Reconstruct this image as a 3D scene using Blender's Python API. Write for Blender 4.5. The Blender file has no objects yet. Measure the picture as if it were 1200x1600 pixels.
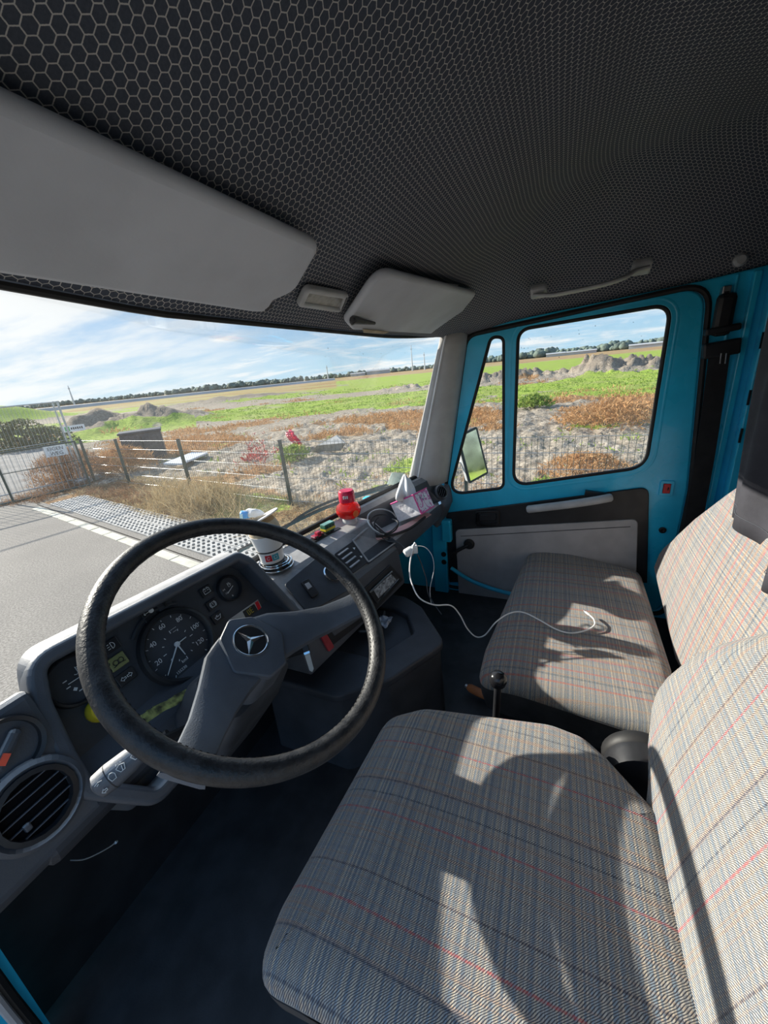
import bpy, bmesh, math, random
from math import sin, cos, pi, radians, sqrt, hypot, atan2, exp, floor
from mathutils import Vector, Matrix, noise
S = bpy.context.scene
COL = S.collection
V = Vector
rnd = random.Random(7)

# ------------------------------------------------------------------ camera
CAM = V((0, 0, 1.95)); FPX = 600.0
hd, pt, rl = radians(65), radians(20), radians(5.7)
FW = V((sin(hd)*cos(pt), cos(hd)*cos(pt), -sin(pt)))
_rt = V((cos(hd), -sin(hd), 0)); _up = _rt.cross(FW)
RT = _rt*cos(rl) - _up*sin(rl); UP = _up*cos(rl) + _rt*sin(rl)
cd = bpy.data.cameras.new('camera'); cam = bpy.data.objects.new('camera', cd); COL.objects.link(cam)
cd.sensor_fit = 'VERTICAL'; cd.sensor_height = 24.0; cd.lens = 24.0*FPX/1600; cd.clip_start = 0.01; cd.clip_end = 5000
M = Matrix((RT, UP, -FW)).transposed().to_4x4(); M.translation = CAM; cam.matrix_world = M
S.camera = cam
# ------------------------------------------------------------------ sun, sky, exposure
SUN_AZ, SUN_EL, SUN_E = radians(4), radians(24.5), 8.2
SUND = V((sin(SUN_AZ)*cos(SUN_EL), cos(SUN_AZ)*cos(SUN_EL), sin(SUN_EL)))
sl = bpy.data.lights.new('sun', 'SUN'); sl.energy = SUN_E; sl.angle = radians(0.6); sl.color = (1, .93, .82)
so = bpy.data.objects.new('sun', sl); COL.objects.link(so); so.rotation_euler = SUND.to_track_quat('Z', 'Y').to_euler()
so.location = (20, 60, 40)
S.view_settings.view_transform = 'Standard'; S.view_settings.look = 'None'; S.view_settings.gamma = 1
S.view_settings.exposure = 0.32; S.view_settings.use_curve_mapping = False

class NT:
    """small wrapper to write node graphs tersely"""
    def __init__(s, tree): s.t = tree; s.n = tree.nodes; s.l = tree.links
    def new(s, typ, **kw):
        n = s.n.new(typ)
        for k, v in kw.items(): setattr(n, k, v)
        return n
    def put(s, sock, v):
        if hasattr(v, 'is_output'): s.l.new(v, sock)
        elif v is not None:
            if sock.type == 'RGBA' and len(v) == 3: v = (*v, 1)
            sock.default_value = v
    def m(s, op, a, b=None, c=None, clamp=False):
        n = s.new('ShaderNodeMath', operation=op, use_clamp=clamp)
        for i, x in enumerate((a, b, c)):
            if x is not None: s.put(n.inputs[i], x)
        return n.outputs[0]
    def vm(s, op, a, b=None, scale=None):
        n = s.new('ShaderNodeVectorMath', operation=op); s.put(n.inputs[0], a)
        if b is not None: s.put(n.inputs[1], b)
        if scale is not None: s.put(n.inputs['Scale'], scale)
        return n.outputs['Value'] if op in ('DOT_PRODUCT', 'LENGTH') else n.outputs['Vector']
    def mix(s, f, a, b, mode='MIX'):
        n = s.new('ShaderNodeMix', data_type='RGBA', blend_type=mode); n.clamp_factor = True
        s.put(n.inputs[0], f); s.put(n.inputs[6], a); s.put(n.inputs[7], b); return n.outputs[2]
    def noise(s, vec, scale, detail=3, rough=.55, dim='3D', w=None):
        n = s.new('ShaderNodeTexNoise', noise_dimensions=dim)
        if vec is not None and dim != '1D': s.put(n.inputs['Vector'], vec)
        if w is not None: s.put(n.inputs['W'], w)
        s.put(n.inputs['Scale'], scale); s.put(n.inputs['Detail'], detail); s.put(n.inputs['Roughness'], rough)
        return n.outputs['Fac']
    def ramp(s, f, lo, hi, a=0., b=1.):
        n = s.new('ShaderNodeMapRange', interpolation_type='SMOOTHSTEP'); s.put(n.inputs[0], f)
        for i, x in enumerate((lo, hi, a, b)): s.put(n.inputs[1+i], x)
        return n.outputs[0]
    def sep(s, v):
        n = s.new('ShaderNodeSeparateXYZ'); s.put(n.inputs[0], v); return n.outputs
    def comb(s, x, y, z):
        n = s.new('ShaderNodeCombineXYZ')
        for i, q in enumerate((x, y, z)): s.put(n.inputs[i], q)
        return n.outputs[0]

w = bpy.data.worlds.new('sky'); S.world = w; w.use_nodes = True
g = NT(w.node_tree); w.node_tree.nodes.clear()
dirv = g.vm('NORMALIZE', g.new('ShaderNodeTexCoord').outputs['Generated'])
dx, dy, dz = g.sep(dirv)
el = g.m('MAXIMUM', dz, 0.0)
skyc = g.mix(g.ramp(el, 0.0, 0.16), (.43, .63, .77), (.20, .44, .74))
skyc = g.mix(g.ramp(el, 0.12, 0.6), skyc, (.13, .33, .66))
cp = g.comb(g.m('DIVIDE', dx, g.m('ADD', el, .12)), g.m('DIVIDE', dy, g.m('ADD', el, .12)), 0)
cl = g.noise(g.vm('MULTIPLY', cp, (1.1, .45, 1)), 1.15, 8, .62)
cl2 = g.noise(g.vm('MULTIPLY', cp, (.9, 2.2, 1)), .9, 6, .6)
sd = g.vm('DOT_PRODUCT', dirv, tuple(SUND))
near = g.ramp(sd, .45, .93)
cm = g.m('ADD', g.ramp(cl, .46, .66, 0, .8), g.m('MULTIPLY', g.ramp(cl2, .50, .72), .45), clamp=True)
cm = g.m('MAXIMUM', cm, g.m('MULTIPLY', near, g.ramp(cl, .34, .60, .35, 1.0)))
skyc = g.mix(cm, skyc, (.82, .83, .84))
glow = g.m('MULTIPLY', g.m('POWER', g.m('MAXIMUM', sd, 0.0), 40.0), .5)
skyc = g.mix(1.0, skyc, g.comb(glow, g.m('MULTIPLY', glow, .96), g.m('MULTIPLY', glow, .88)), 'ADD')
skyc = g.mix(g.m('LESS_THAN', dz, -.01), skyc, (.25, .22, .18))
bg = g.new('ShaderNodeBackground'); g.put(bg.inputs[0], skyc); bg.inputs[1].default_value = 1.0
wo = g.new('ShaderNodeOutputWorld'); g.l.new(bg.outputs[0], wo.inputs[0])

# ------------------------------------------------------------------ pixel rays onto real planes
def ray(px, py): return FW + RT*((px-600)/FPX) - UP*((py-800)/FPX)
def onp(px, py, p0, n):
    d = ray(px, py); n = V(n); return CAM + d*(((V(p0)-CAM).dot(n))/d.dot(n))
def ax(px, py, x): return onp(px, py, (x, 0, 0), (1, 0, 0))
def ay(px, py, y): return onp(px, py, (0, y, 0), (0, 1, 0))
def az(px, py, z): return onp(px, py, (0, 0, z), (0, 0, 1))

# ------------------------------------------------------------------ materials
MATS = {}
def shader(name):
    m = bpy.data.materials.new(name); m.use_nodes = True; t = NT(m.node_tree); t.n.clear()
    b = t.new('ShaderNodeBsdfPrincipled'); o = t.new('ShaderNodeOutputMaterial'); t.l.new(b.outputs[0], o.inputs[0])
    t.b = b; t.o = o; MATS[name] = m
    return m, t
def bump(t, h, strength=.3, dist=.002):
    n = t.new('ShaderNodeBump'); n.inputs['Strength'].default_value = strength; n.inputs['Distance'].default_value = dist
    t.put(n.inputs['Height'], h); t.l.new(n.outputs[0], t.b.inputs['Normal'])
def pos(t): return t.new('ShaderNodeNewGeometry').outputs['Position']
def simple(name, c, rough=.5, metal=0., var=.25, vscale=12, grain=0, gs=.25, gd=.001, spec=.5, trans=0., ior=1.45, emit=None, coat=0):
    m, t = shader(name); p = pos(t); b = t.b
    n = t.noise(p, vscale, 4)
    lo = tuple(x*(1-var) for x in c); hi = tuple(min(1, x*(1+var)) for x in c)
    t.put(b.inputs['Base Color'], t.mix(t.ramp(n, .3, .7), lo, hi))
    t.put(b.inputs['Roughness'], t.ramp(t.noise(p, vscale*2.3, 3), .3, .7, max(.02, rough-.06), min(1, rough+.06)))
    b.inputs['Metallic'].default_value = metal; b.inputs['Specular IOR Level'].default_value = spec
    b.inputs['Transmission Weight'].default_value = trans; b.inputs['IOR'].default_value = ior
    b.inputs['Coat Weight'].default_value = coat
    if emit: t.put(b.inputs['Emission Color'], emit[0]); b.inputs['Emission Strength'].default_value = emit[1]
    if grain: bump(t, t.noise(p, grain, 3, .6), gs, gd)
    return m
DASH = simple('dash_plastic', (.052, .056, .063), .5, grain=420, gs=.35, gd=.0012, vscale=7)
def sunlit(name, c, dust_sheen):  # pale sun sheen on up-facing tops is painted into the base colour
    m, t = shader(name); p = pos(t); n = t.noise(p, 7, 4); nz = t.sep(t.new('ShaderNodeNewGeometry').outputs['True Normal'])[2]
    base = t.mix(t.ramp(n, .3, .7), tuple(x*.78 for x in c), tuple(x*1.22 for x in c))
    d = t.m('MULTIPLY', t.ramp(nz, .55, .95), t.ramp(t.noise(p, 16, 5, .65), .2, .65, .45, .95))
    t.put(t.b.inputs['Base Color'], t.mix(d, base, dust_sheen)); t.b.inputs['Roughness'].default_value = .48
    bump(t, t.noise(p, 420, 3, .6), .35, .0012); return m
DASH = sunlit('dash_plastic', (.070, .079, .095), (.52, .505, .495))
DASHP = simple('console_plastic', (.095, .109, .132), .5, grain=420, gs=.35, gd=.0012, vscale=7)
CONS = simple('dark_console_plastic', (.042, .047, .057), .55, grain=420, gs=.35, gd=.0012, vscale=7)
PANEL = simple('instrument_panel_plastic', (.040, .046, .056), .55, grain=500, gs=.15)
BLACK = simple('black_plastic', (.020, .021, .024), .4)
RUBBER = simple('black_rubber', (.014, .014, .015), .6)
DARKGREY = simple('dark_grey_vinyl', (.045, .046, .05), .6, grain=300, gs=.25)
MIDGREY = simple('grey_door_card_vinyl', (.40, .39, .395), .65, var=.08, grain=260, gs=.25)
TRIM = simple('light_grey_pillar_trim', (.50, .49, .475), .5, var=.08, grain=240, gs=.2)
VISOR = simple('grey_visor_vinyl', (.50, .525, .575), .62, var=.10, vscale=5, grain=150, gs=.25)
HANDLE = simple('grey_handle_plastic', (.42, .43, .44), .45, var=.12)
TEAL = simple('teal_body_paint', (.026, .54, .84), .32, var=.14, vscale=3, grain=90, gs=.05, coat=.3)
CHROME = simple('chrome', (.8, .8, .8), .16, 1.0, var=.05)
STEEL = simple('steel', (.5, .5, .52), .35, 1.0)
WHITEP = simple('white_plastic', (.78, .78, .77), .35, var=.06)
PAPER = simple('white_paper', (.82, .81, .80), .8, var=.06, vscale=40, grain=90, gs=.4)
REDP = simple('red_plastic', (.55, .02, .03), .3, var=.1)
MARK = simple('pale_print', (.72, .74, .74), .6, var=.05)
YELLOW = simple('yellow_plastic', (.62, .48, .03), .4, var=.1)
GLOWLAMP = simple('lit_olive_lamp', (.24, .25, .10), .4, var=.08)
PINK = simple('pink_print', (.75, .10, .33), .5, var=.2, vscale=60)
PALEPINK = simple('pale_pink_cloth', (.62, .36, .35), .8, var=.15)
GREENP = simple('green_plastic', (.03, .16, .09), .35)
BLUEP = simple('blue_print', (.02, .30, .70), .5, var=.1)
TEALP = simple('blue_green_print', (.05, .36, .45), .5)
TAN = simple('tan_card', (.50, .40, .27), .7)
ORANGE = simple('orange_wood', (.50, .17, .06), .5)
MIRROR = simple('mirror_glass', (.92, .93, .94), .015, 1.0, var=.01)
BELT = simple('black_webbing', (.016, .016, .018), .8, grain=700, gs=.4)
CURTAIN = simple('dark_curtain_cloth', (.040, .040, .050), .85, var=.2, grain=600, gs=.3)
VOID = simple('vent_shadow_black', (.006, .006, .007), .9, spec=.05)
LCD = simple('radio_display', (.34, .37, .40), .08, var=.6, vscale=60)
STICK = simple('pale_green_sticker', (.60, .70, .64), .5, var=.12, vscale=80)
FENCEM = simple('fence_green_steel', (.05, .075, .065), .45, .0, var=.2)
GALV = simple('galvanised_steel', (.50, .52, .53), .38, .6, var=.15)
BOXM = simple('dark_cabinet_plastic', (.055, .06, .075), .5)
SIGNW = simple('white_sign', (.80, .82, .84), .4, var=.04)
CONC = simple('grey_concrete', (.40, .39, .37), .85, var=.2, vscale=6, grain=60, gs=.4, gd=.004)
LIQ = simple('red_liquid', (.85, .03, .02), .05, trans=.75, ior=1.33, var=.05)
CLEARP = simple('clear_red_plastic', (.98, .14, .11), .05, trans=.9, ior=1.4, var=.03)
FRESH = simple('clear_base_plastic', (.85, .86, .88), .12, trans=.5, var=.05)
BARK = simple('weathered_wood', (.20, .16, .12), .85)

def glass_mat(name, dust_sheen=.035):
    m, t = shader(name); p = pos(t)
    tr = t.new('ShaderNodeBsdfTransparent'); tr.inputs[0].default_value = (.965, .975, .972, 1)
    gl = t.new('ShaderNodeBsdfGlossy'); gl.inputs['Roughness'].default_value = .02
    df = t.new('ShaderNodeBsdfDiffuse'); df.inputs[0].default_value = (.75, .73, .70, 1)
    tl = t.new('ShaderNodeBsdfTranslucent'); tl.inputs[0].default_value = (.75, .74, .70, 1)
    ad = t.new('ShaderNodeMixShader'); ad.inputs[0].default_value = .6; t.l.new(df.outputs[0], ad.inputs[1]); t.l.new(tl.outputs[0], ad.inputs[2])
    fr = t.new('ShaderNodeLayerWeight'); fr.inputs[0].default_value = .12
    m1 = t.new('ShaderNodeMixShader'); t.put(m1.inputs[0], t.m('MULTIPLY', fr.outputs['Fresnel'], .16))
    t.l.new(tr.outputs[0], m1.inputs[1]); t.l.new(gl.outputs[0], m1.inputs[2])
    d = t.ramp(t.noise(p, 5, 6, .65), .35, .75, dust_sheen*.5, dust_sheen*1.8)
    m2 = t.new('ShaderNodeMixShader'); t.put(m2.inputs[0], d); t.l.new(m1.outputs[0], m2.inputs[1]); t.l.new(ad.outputs[0], m2.inputs[2])
    t.l.new(m2.outputs[0], t.o.inputs[0]); t.n.remove(t.b); return m
WGLASS = glass_mat('windscreen_glass', .018)
SGLASS = glass_mat('side_window_glass', .03)

def headliner_mat():
    m, t = shader('honeycomb_headliner_cloth')
    uv = t.new('ShaderNodeUVMap').outputs[0]
    q = t.vm('ADD', t.vm('SCALE', uv, scale=1/.0112), (200, 200, 0))
    r = (1, 1.7320508, 1); h = (.5, .8660254, .5)
    a = t.vm('SUBTRACT', t.vm('MODULO', q, r), h)
    b = t.vm('SUBTRACT', t.vm('MODULO', t.vm('ADD', q, h), r), h)
    def ln2(v):
        x, y, z = t.sep(v); return t.m('ADD', t.m('MULTIPLY', x, x), t.m('MULTIPLY', y, y))
    sel = t.m('LESS_THAN', ln2(a), ln2(b))
    mv = t.new('ShaderNodeMix', data_type='VECTOR'); t.put(mv.inputs[0], sel); t.put(mv.inputs[4], b); t.put(mv.inputs[5], a)
    x, y, z = t.sep(t.vm('ABSOLUTE', mv.outputs[1]))
    e = t.m('MAXIMUM', x, t.m('ADD', t.m('MULTIPLY', x, .5), t.m('MULTIPLY', y, .8660254)))
    n = t.noise(uv, 900, 2)
    line = t.ramp(t.m('ADD', e, t.m('MULTIPLY', t.m('SUBTRACT', n, .5), .05)), .435, .475)
    base = t.mix(t.noise(uv, 350, 3), (.046, .055, .074), (.098, .113, .145))
    t.put(t.b.inputs['Base Color'], t.mix(line, base, (.55, .535, .515)))
    t.b.inputs['Roughness'].default_value = .9; t.b.inputs['Specular IOR Level'].default_value = .15
    bump(t, t.m('ADD', t.m('MULTIPLY', line, .8), t.m('MULTIPLY', n, .4)), .35, .0015)
    return m
HEAD = headliner_mat()

def fabric_mat(name, reds, navys, off=0., scale=1., KR=.75, KN=.7, HB=-.25, LW=1., WM=.5):
    """checked tweed: herringbone twill, pale ribs across, coloured bands along the seat; uv in metres"""
    m, t = shader(name)
    uv = t.new('ShaderNodeUVMap').outputs[0]; u, v, _ = t.sep(uv)
    P = .0029*scale
    # herringbone twill
    stripe = t.m('PINGPONG', u, .0065)
    tw = t.m('FRACT', t.m('DIVIDE', t.m('ADD', t.m('MULTIPLY', v, .9), t.m('ADD', u, t.m('MULTIPLY', stripe, HB))), P))
    tw = t.ramp(t.m('ABSOLUTE', t.m('SUBTRACT', tw, .5)), .12, .30)
    def n1(x, sc, seed):
        return t.noise(None, sc, 2, .6, '1D', t.m('ADD', x, seed))
    fine = t.noise(t.comb(t.m('MULTIPLY', u, 1.0), t.m('MULTIPLY', v, 1.0), 0), 420, 2, .7)
    dark = t.mix(fine, (.040, .043, .058), (.105, .103, .115))
    light = t.mix(t.ramp(n1(v, 170, 3.1+off), .36, .64), (.27, .34, .40), (.64, .56, .44))
    warm = t.ramp(n1(u, 80, 7.7+off), .50, .66)
    light = t.mix(t.m('MULTIPLY', warm, WM), light, (.64, .37, .21))
    cool = t.ramp(n1(u, 60, 21.3+off), .50, .7)
    light = t.mix(t.m('MULTIPLY', cool, .35), light, (.24, .31, .38))
    rib = t.ramp(n1(v, 250, 11+off), .42, .62)
    f = t.m('MULTIPLY', tw, t.m('ADD', .60, t.m('MULTIPLY', rib, .38)))
    f = t.m('ADD', f, t.m('MULTIPLY', t.m('SUBTRACT', fine, .5), .5), clamp=True)
    c = t.mix(f, dark, light)
    wob = t.m('MULTIPLY', t.m('SUBTRACT', t.noise(uv, 260, 2), .5), .0022)
    uw = t.m('ADD', u, wob)
    def line(c, x0, wd, colr, k):
        d = t.m('ABSOLUTE', t.m('SUBTRACT', uw, x0))
        return t.mix(t.m('MULTIPLY', t.ramp(d, wd*.4, wd*1.2, 1., 0.), t.m('MULTIPLY', t.m('MULTIPLY', t.ramp(fine, .3, .6, .35, 1.), t.ramp(n1(v, 150, 33.3), .38, .6, .45, 1.)), k)), c, colr)
    for x0 in navys: c = line(c, x0, .0017*LW, (.015, .022, .050), KN)
    for x0 in reds: c = line(c, x0, .0019*LW, (.46, .06, .06), KR)
    t.put(t.b.inputs['Base Color'], c)
    t.b.inputs['Roughness'].default_value = .92; t.b.inputs['Specular IOR Level'].default_value = .1
    t.b.inputs['Sheen Weight'].default_value = .15
    bump(t, t.m('ADD', tw, fine), .5, .0012)
    return m
FAB1 = fabric_mat('driver_seat_tweed', [.51, .375, .25, .12, .64], [.545, .43, .405, .29, .205, .16, .60])
FAB2 = fabric_mat('bench_seat_tweed', [.985, 1.04, 1.10, 1.19, 1.25, 1.36, 1.41, 1.52, 1.58, 1.68], [1.01, 1.15, 1.22, 1.31, 1.46, 1.55, 1.63, 1.73], 40, .9, .6, .5, -.25, 2.3, .75)

# leather rim with worn pale sheen
def leather():
    m, t = shader('worn_black_leather'); p = pos(t)
    n = t.noise(p, 60, 5, .65); c = t.noise(p, 260, 3)
    t.put(t.b.inputs['Base Color'], t.mix(t.ramp(n, .35, .75), (.012, .0125, .014), (.038, .038, .040)))
    t.put(t.b.inputs['Roughness'], t.ramp(n, .3, .7, .40, .55)); bump(t, c, .45, .0020); return m
LEATHER = leather()

# ------------------------------------------------------------------ geometry
BASE = {}
def finish(o, name, mat, parent, smooth, bev, uvs=None):
    me = o.data
    if mat: me.materials.append(mat)
    if smooth:
        me.shade_smooth() if hasattr(me, 'shade_smooth') else None
    COL.objects.link(o)
    BASE[o.name] = V((0, 0, 0))
    if parent is not None:
        b = BASE[parent.name]; me.transform(Matrix.Translation(-b)); o.parent = parent; BASE[o.name] = b
    if bev:
        md = o.modifiers.new('bevel', 'BEVEL'); md.width = bev; md.segments = 2; md.limit_method = 'ANGLE'; md.angle_limit = radians(35)
        md.harden_normals = False
    return o
class MB:
    def __init__(s): s.v = []; s.f = []; s.uv = []
    def add(s, vs, fs, uv=None):
        k = len(s.v); s.v += [V(x) for x in vs]; s.f += [tuple(i+k for i in f) for f in fs]
        s.uv += uv if uv else [(x[0], x[1]) for x in vs]; return s
    def box(s, c, size, R=None):
        hx, hy, hz = (q/2 for q in size); R = R or Matrix.Identity(3)
        vs = [V(c)+R @ V((x*hx, y*hy, z*hz)) for z in (-1, 1) for y in (-1, 1) for x in (-1, 1)]
        return s.add(vs, [(0, 2, 3, 1), (4, 5, 7, 6), (0, 1, 5, 4), (2, 6, 7, 3), (0, 4, 6, 2), (1, 3, 7, 5)])
    def tube(s, path, r, n=8, closed=False, cap=True, flat=1.0, up=None):
        path = [V(p) for p in path]; N = len(path); rr = r if isinstance(r, (list, tuple)) else [r]*N
        vs = []; prev = None
        for i, p in enumerate(path):
            a = path[(i-1) % N] if (closed or i > 0) else p; b = path[(i+1) % N] if (closed or i < N-1) else p
            d = (b-a).normalized()
            if prev is None:
                u = up.copy() if up else V((0, 0, 1))
                if abs(d.dot(u)) > .95: u = V((1, 0, 0))
            else: u = prev
            u = (u - d*u.dot(d)).normalized(); prev = u; w_ = d.cross(u)
            for k in range(n):
                t = 2*pi*k/n; vs.append(p + u*(cos(t)*rr[i]*flat) + w_*(sin(t)*rr[i]))
        fs = []
        for i in range(N if closed else N-1):
            for k in range(n):
                j = (i+1) % N; fs.append((i*n+k, i*n+(k+1) % n, j*n+(k+1) % n, j*n+k))
        if cap and not closed: fs += [tuple(range(n-1, -1, -1)), tuple((N-1)*n+k for k in range(n))]
        return s.add(vs, fs)
    def lathe(s, prof, M, n=32, cap=True):
        vs = []
        for r, z in prof:
            for k in range(n):
                t = 2*pi*k/n; vs.append(M @ V((r*cos(t), r*sin(t), z)))
        fs = []
        for i in range(len(prof)-1):
            for k in range(n): fs.append((i*n+k, i*n+(k+1) % n, (i+1)*n+(k+1) % n, (i+1)*n+k))
        if cap:
            if prof[0][0] > 1e-5: fs.append(tuple(range(n-1, -1, -1)))
            if prof[-1][0] > 1e-5: fs.append(tuple((len(prof)-1)*n+k for k in range(n)))
        return s.add(vs, fs)
    def grid(s, fn, nu, nv, uvf=None):
        vs = []; uv = []
        for j in range(nv+1):
            for i in range(nu+1):
                vs.append(fn(i/nu, j/nv)); uv.append(uvf(i/nu, j/nv) if uvf else (i/nu, j/nv))
        fs = [(j*(nu+1)+i, j*(nu+1)+i+1, (j+1)*(nu+1)+i+1, (j+1)*(nu+1)+i) for j in range(nv) for i in range(nu)]
        return s.add(vs, fs, uv)
    def loft(s, rings, cap=True, closed=True):
        n = len(rings[0]); vs = [p for r in rings for p in r]; fs = []
        for i in range(len(rings)-1):
            for k in range(n if closed else n-1): fs.append((i*n+k, i*n+(k+1) % n, (i+1)*n+(k+1) % n, (i+1)*n+k))
        if cap and closed: fs += [tuple(range(n-1, -1, -1)), tuple((len(rings)-1)*n+k for k in range(n))]
        return s.add(vs, fs)
    def prism(s, loop, d):
        loop = [V(p) for p in loop]; d = V(d); return s.loft([loop, [p+d for p in loop]])
    def build(s, name, mat, parent=None, smooth=False, bev=0, recalc=True):
        me = bpy.data.meshes.new(name); me.from_pydata([tuple(x) for x in s.v], [], s.f)
        ul = me.uv_layers.new(name='UVMap')
        for lp in me.loops: ul.data[lp.index].uv = s.uv[lp.vertex_index]
        if recalc:
            bm = bmesh.new(); bm.from_mesh(me); bmesh.ops.recalc_face_normals(bm, faces=bm.faces); bm.to_mesh(me); bm.free()
        me.update()
        if smooth:
            for p in me.polygons: p.use_smooth = True
        o = bpy.data.objects.new(name, me)
        return finish(o, name, mat, parent, False, bev)
def autosmooth(o, ang=40):
    me = o.data
    for p in me.polygons: p.use_smooth = True
    me.set_sharp_from_angle(angle=radians(ang)); return o
def thing(name, label, cat, loc, group=None):
    o = bpy.data.objects.new(name, None); COL.objects.link(o); o.location = loc; o.empty_display_size = .05
    BASE[o.name] = V(loc); return tag(o, label, cat, group)
def tag(o, label, cat, group=None):
    o['label'] = label; o['category'] = cat
    if group: o['group'] = group
    return o
def lab(o, label): o['label'] = label; return o
def struct(o): o['kind'] = 'structure'; return o
def stuff(o): o['kind'] = 'stuff'; return o
def rpoly(pts, r, seg=6):
    """rounded polygon from 2d points, radius per corner or one radius"""
    out = []; n = len(pts)
    for i in range(n):
        p = V(pts[i][:2]); a = V(pts[i-1][:2]); b = V(pts[(i+1) % n][:2]); rad = r[i] if isinstance(r, (list, tuple)) else r
        d1 = (a-p); d2 = (b-p); l1 = d1.length; l2 = d2.length; d1.normalize(); d2.normalize()
        th = math.acos(max(-1, min(1, d1.dot(d2)))); k = min(rad/math.tan(th/2) if th > .01 else 0, l1*.49, l2*.49)
        if rad <= 0: out.append(p); continue
        s_ = p+d1*k; e_ = p+d2*k
        for j in range(seg+1):
            t = j/seg; out.append(s_*(1-t)**2 + p*2*t*(1-t) + e_*t*t)
    return out
def frame(o, x, y):
    """matrix with local x, y axes and origin"""
    x = V(x).normalized(); z = x.cross(V(y)).normalized(); y = z.cross(x)
    m = Matrix((x, y, z)).transposed().to_4x4(); m.translation = V(o); return m
def plate(name, loops, thick, M, mat, parent=None, bev=0.0, res=2):
    cu = bpy.data.curves.new(name, 'CURVE'); cu.dimensions = '2D'; cu.fill_mode = 'BOTH'; cu.extrude = max(thick/2-bev, 0); cu.bevel_depth = bev; cu.bevel_resolution = res
    for lp in loops:
        sp = cu.splines.new('POLY'); sp.points.add(len(lp)-1); sp.use_cyclic_u = True
        for i, p in enumerate(lp): sp.points[i].co = (p[0], p[1], 0, 1)
    ob = bpy.data.objects.new(name+'_tmp', cu); COL.objects.link(ob)
    dg = bpy.context.evaluated_depsgraph_get(); me = bpy.data.meshes.new_from_object(ob.evaluated_get(dg))
    bpy.data.objects.remove(ob); bpy.data.curves.remove(cu)
    me.transform(M); me.name = name; me.materials.clear()
    o = bpy.data.objects.new(name, me); finish(o, name, mat, parent, False, 0)
    return autosmooth(o, 35)
def text(name, body, size, M, mat, parent=None, thick=.0004, align='CENTER'):
    """lettering as a thin mesh; body may be a list of (string, x, y, size, angle)"""
    items = body if isinstance(body, list) else [(body, 0, 0, size, 0)]
    me0 = None; bm = bmesh.new()
    for st, x, y, sz, an in items:
        cu = bpy.data.curves.new(name, 'FONT'); cu.body = st; cu.size = sz; cu.align_x = align; cu.align_y = 'CENTER'; cu.extrude = thick/2
        cu.resolution_u = 3
        ob = bpy.data.objects.new(name+'_tmp', cu); COL.objects.link(ob)
        dg = bpy.context.evaluated_depsgraph_get(); me = bpy.data.meshes.new_from_object(ob.evaluated_get(dg))
        bpy.data.objects.remove(ob); bpy.data.curves.remove(cu)
        me.transform(M @ Matrix.Translation((x, y, 0)) @ Matrix.Rotation(an, 4, 'Z')); bm.from_mesh(me); bpy.data.meshes.remove(me)
    me = bpy.data.meshes.new(name); bm.to_mesh(me); bm.free()
    o = bpy.data.objects.new(name, me); return finish(o, name, mat, parent, False, 0)
def sm(a, b, x):
    t = max(0., min(1., (x-a)/(b-a))); return t*t*(3-2*t)
def lerp(a, b, t): return a+(b-a)*t
def interp(tab, x):
    if x <= tab[0][0]: return tab[0][1]
    for (a, b), (c, d) in zip(tab, tab[1:]):
        if x <= c: return b+(d-b)*(x-a)/(c-a)
    return tab[-1][1]
def spline(pts, n=8, closed=False):
    P = [V(p) for p in pts]; N = len(P); out = []
    for i in range(N if closed else N-1):
        a = P[(i-1) % N] if closed or i else P[0]; b = P[i]; c = P[(i+1) % N]; d = P[(i+2) % N] if closed or i < N-2 else P[-1]
        for k in range(n):
            t = k/n; out.append(.5*((2*b)+(c-a)*t+(2*a-5*b+4*c-d)*t*t+(3*b-a-3*c+d)*t**3))
    if not closed: out.append(P[-1])
    return out
# ================================================================== CAB SHELL
XC = .88; XR = 1.80
def yh(x):
    if x < XC: return .545-.012*((XC-x)/.8)**2
    return .545-.135*max(0, (abs(x-XC)-.40)/.47)**2
def zh(x): return 2.066+(.004*((x-XC-.40)/.42)**2 if x > XC+.4 else 0)+.065*max(0, min(.45-x, .35))
def yb(x):
    if x < XC: return .86-.01*((XC-x)/.8)**2
    return .86-.27*(abs(x-XC)/.8)**1.3
def zb(x): return 1.425+(.045 if x > XC else .0)*(abs(x-XC)/.8)**1.5
def zside(y): return min(2.14, 2.085-.0743*(y+.037))
ZC = [(-.8, 2.44), (-.4, 2.44), (-.1, 2.42), (.05, 2.37), (.2, 2.285), (.33, 2.195), (.42, 2.135), (.5, 2.088), (.545, 2.066)]
def zroof(x, y, yedge):
    dx = abs(x-XC); t = max(0, (dx-.55)/.39); f = 1-min(1, t)**1.8
    if x < XC: return max(lerp(zside(y), interp(ZC, y+(.545-yedge)*sm(-.2, .5, y)), f), 0)*(1-sm(.3, .52, y))+sm(.3, .52, y)*(zh(x)+max(0, yedge-y)*.6)
    return lerp(zside(y), interp(ZC, y+(.545-yedge)*sm(-.2, .5, y)), f)
NU, NVV = 60, 60
rows = []
for j in range(NVV+1):
    r = []
    for i in range(NU+1):
        x = lerp(-.06, 1.815, i/NU); ye = yh(x); t = (j/NVV)**1.15; y = lerp(ye, -.78, t)
        r.append(V((x, y, zroof(x, y, ye))))
    rows.append(r)
uv = []
colacc = [0]*(NU+1)
for j in range(NVV+1):
    acc = [0]*(NU+1); c = NU//2
    for i in range(c+1, NU+1): acc[i] = acc[i-1]+(rows[j][i]-rows[j][i-1]).length
    for i in range(c-1, -1, -1): acc[i] = acc[i+1]-(rows[j][i]-rows[j][i+1]).length
    if j:
        for i in range(NU+1): colacc[i] += (rows[j][i]-rows[j-1][i]).length
    for i in range(NU+1): uv.append((acc[i], colacc[i]))
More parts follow.
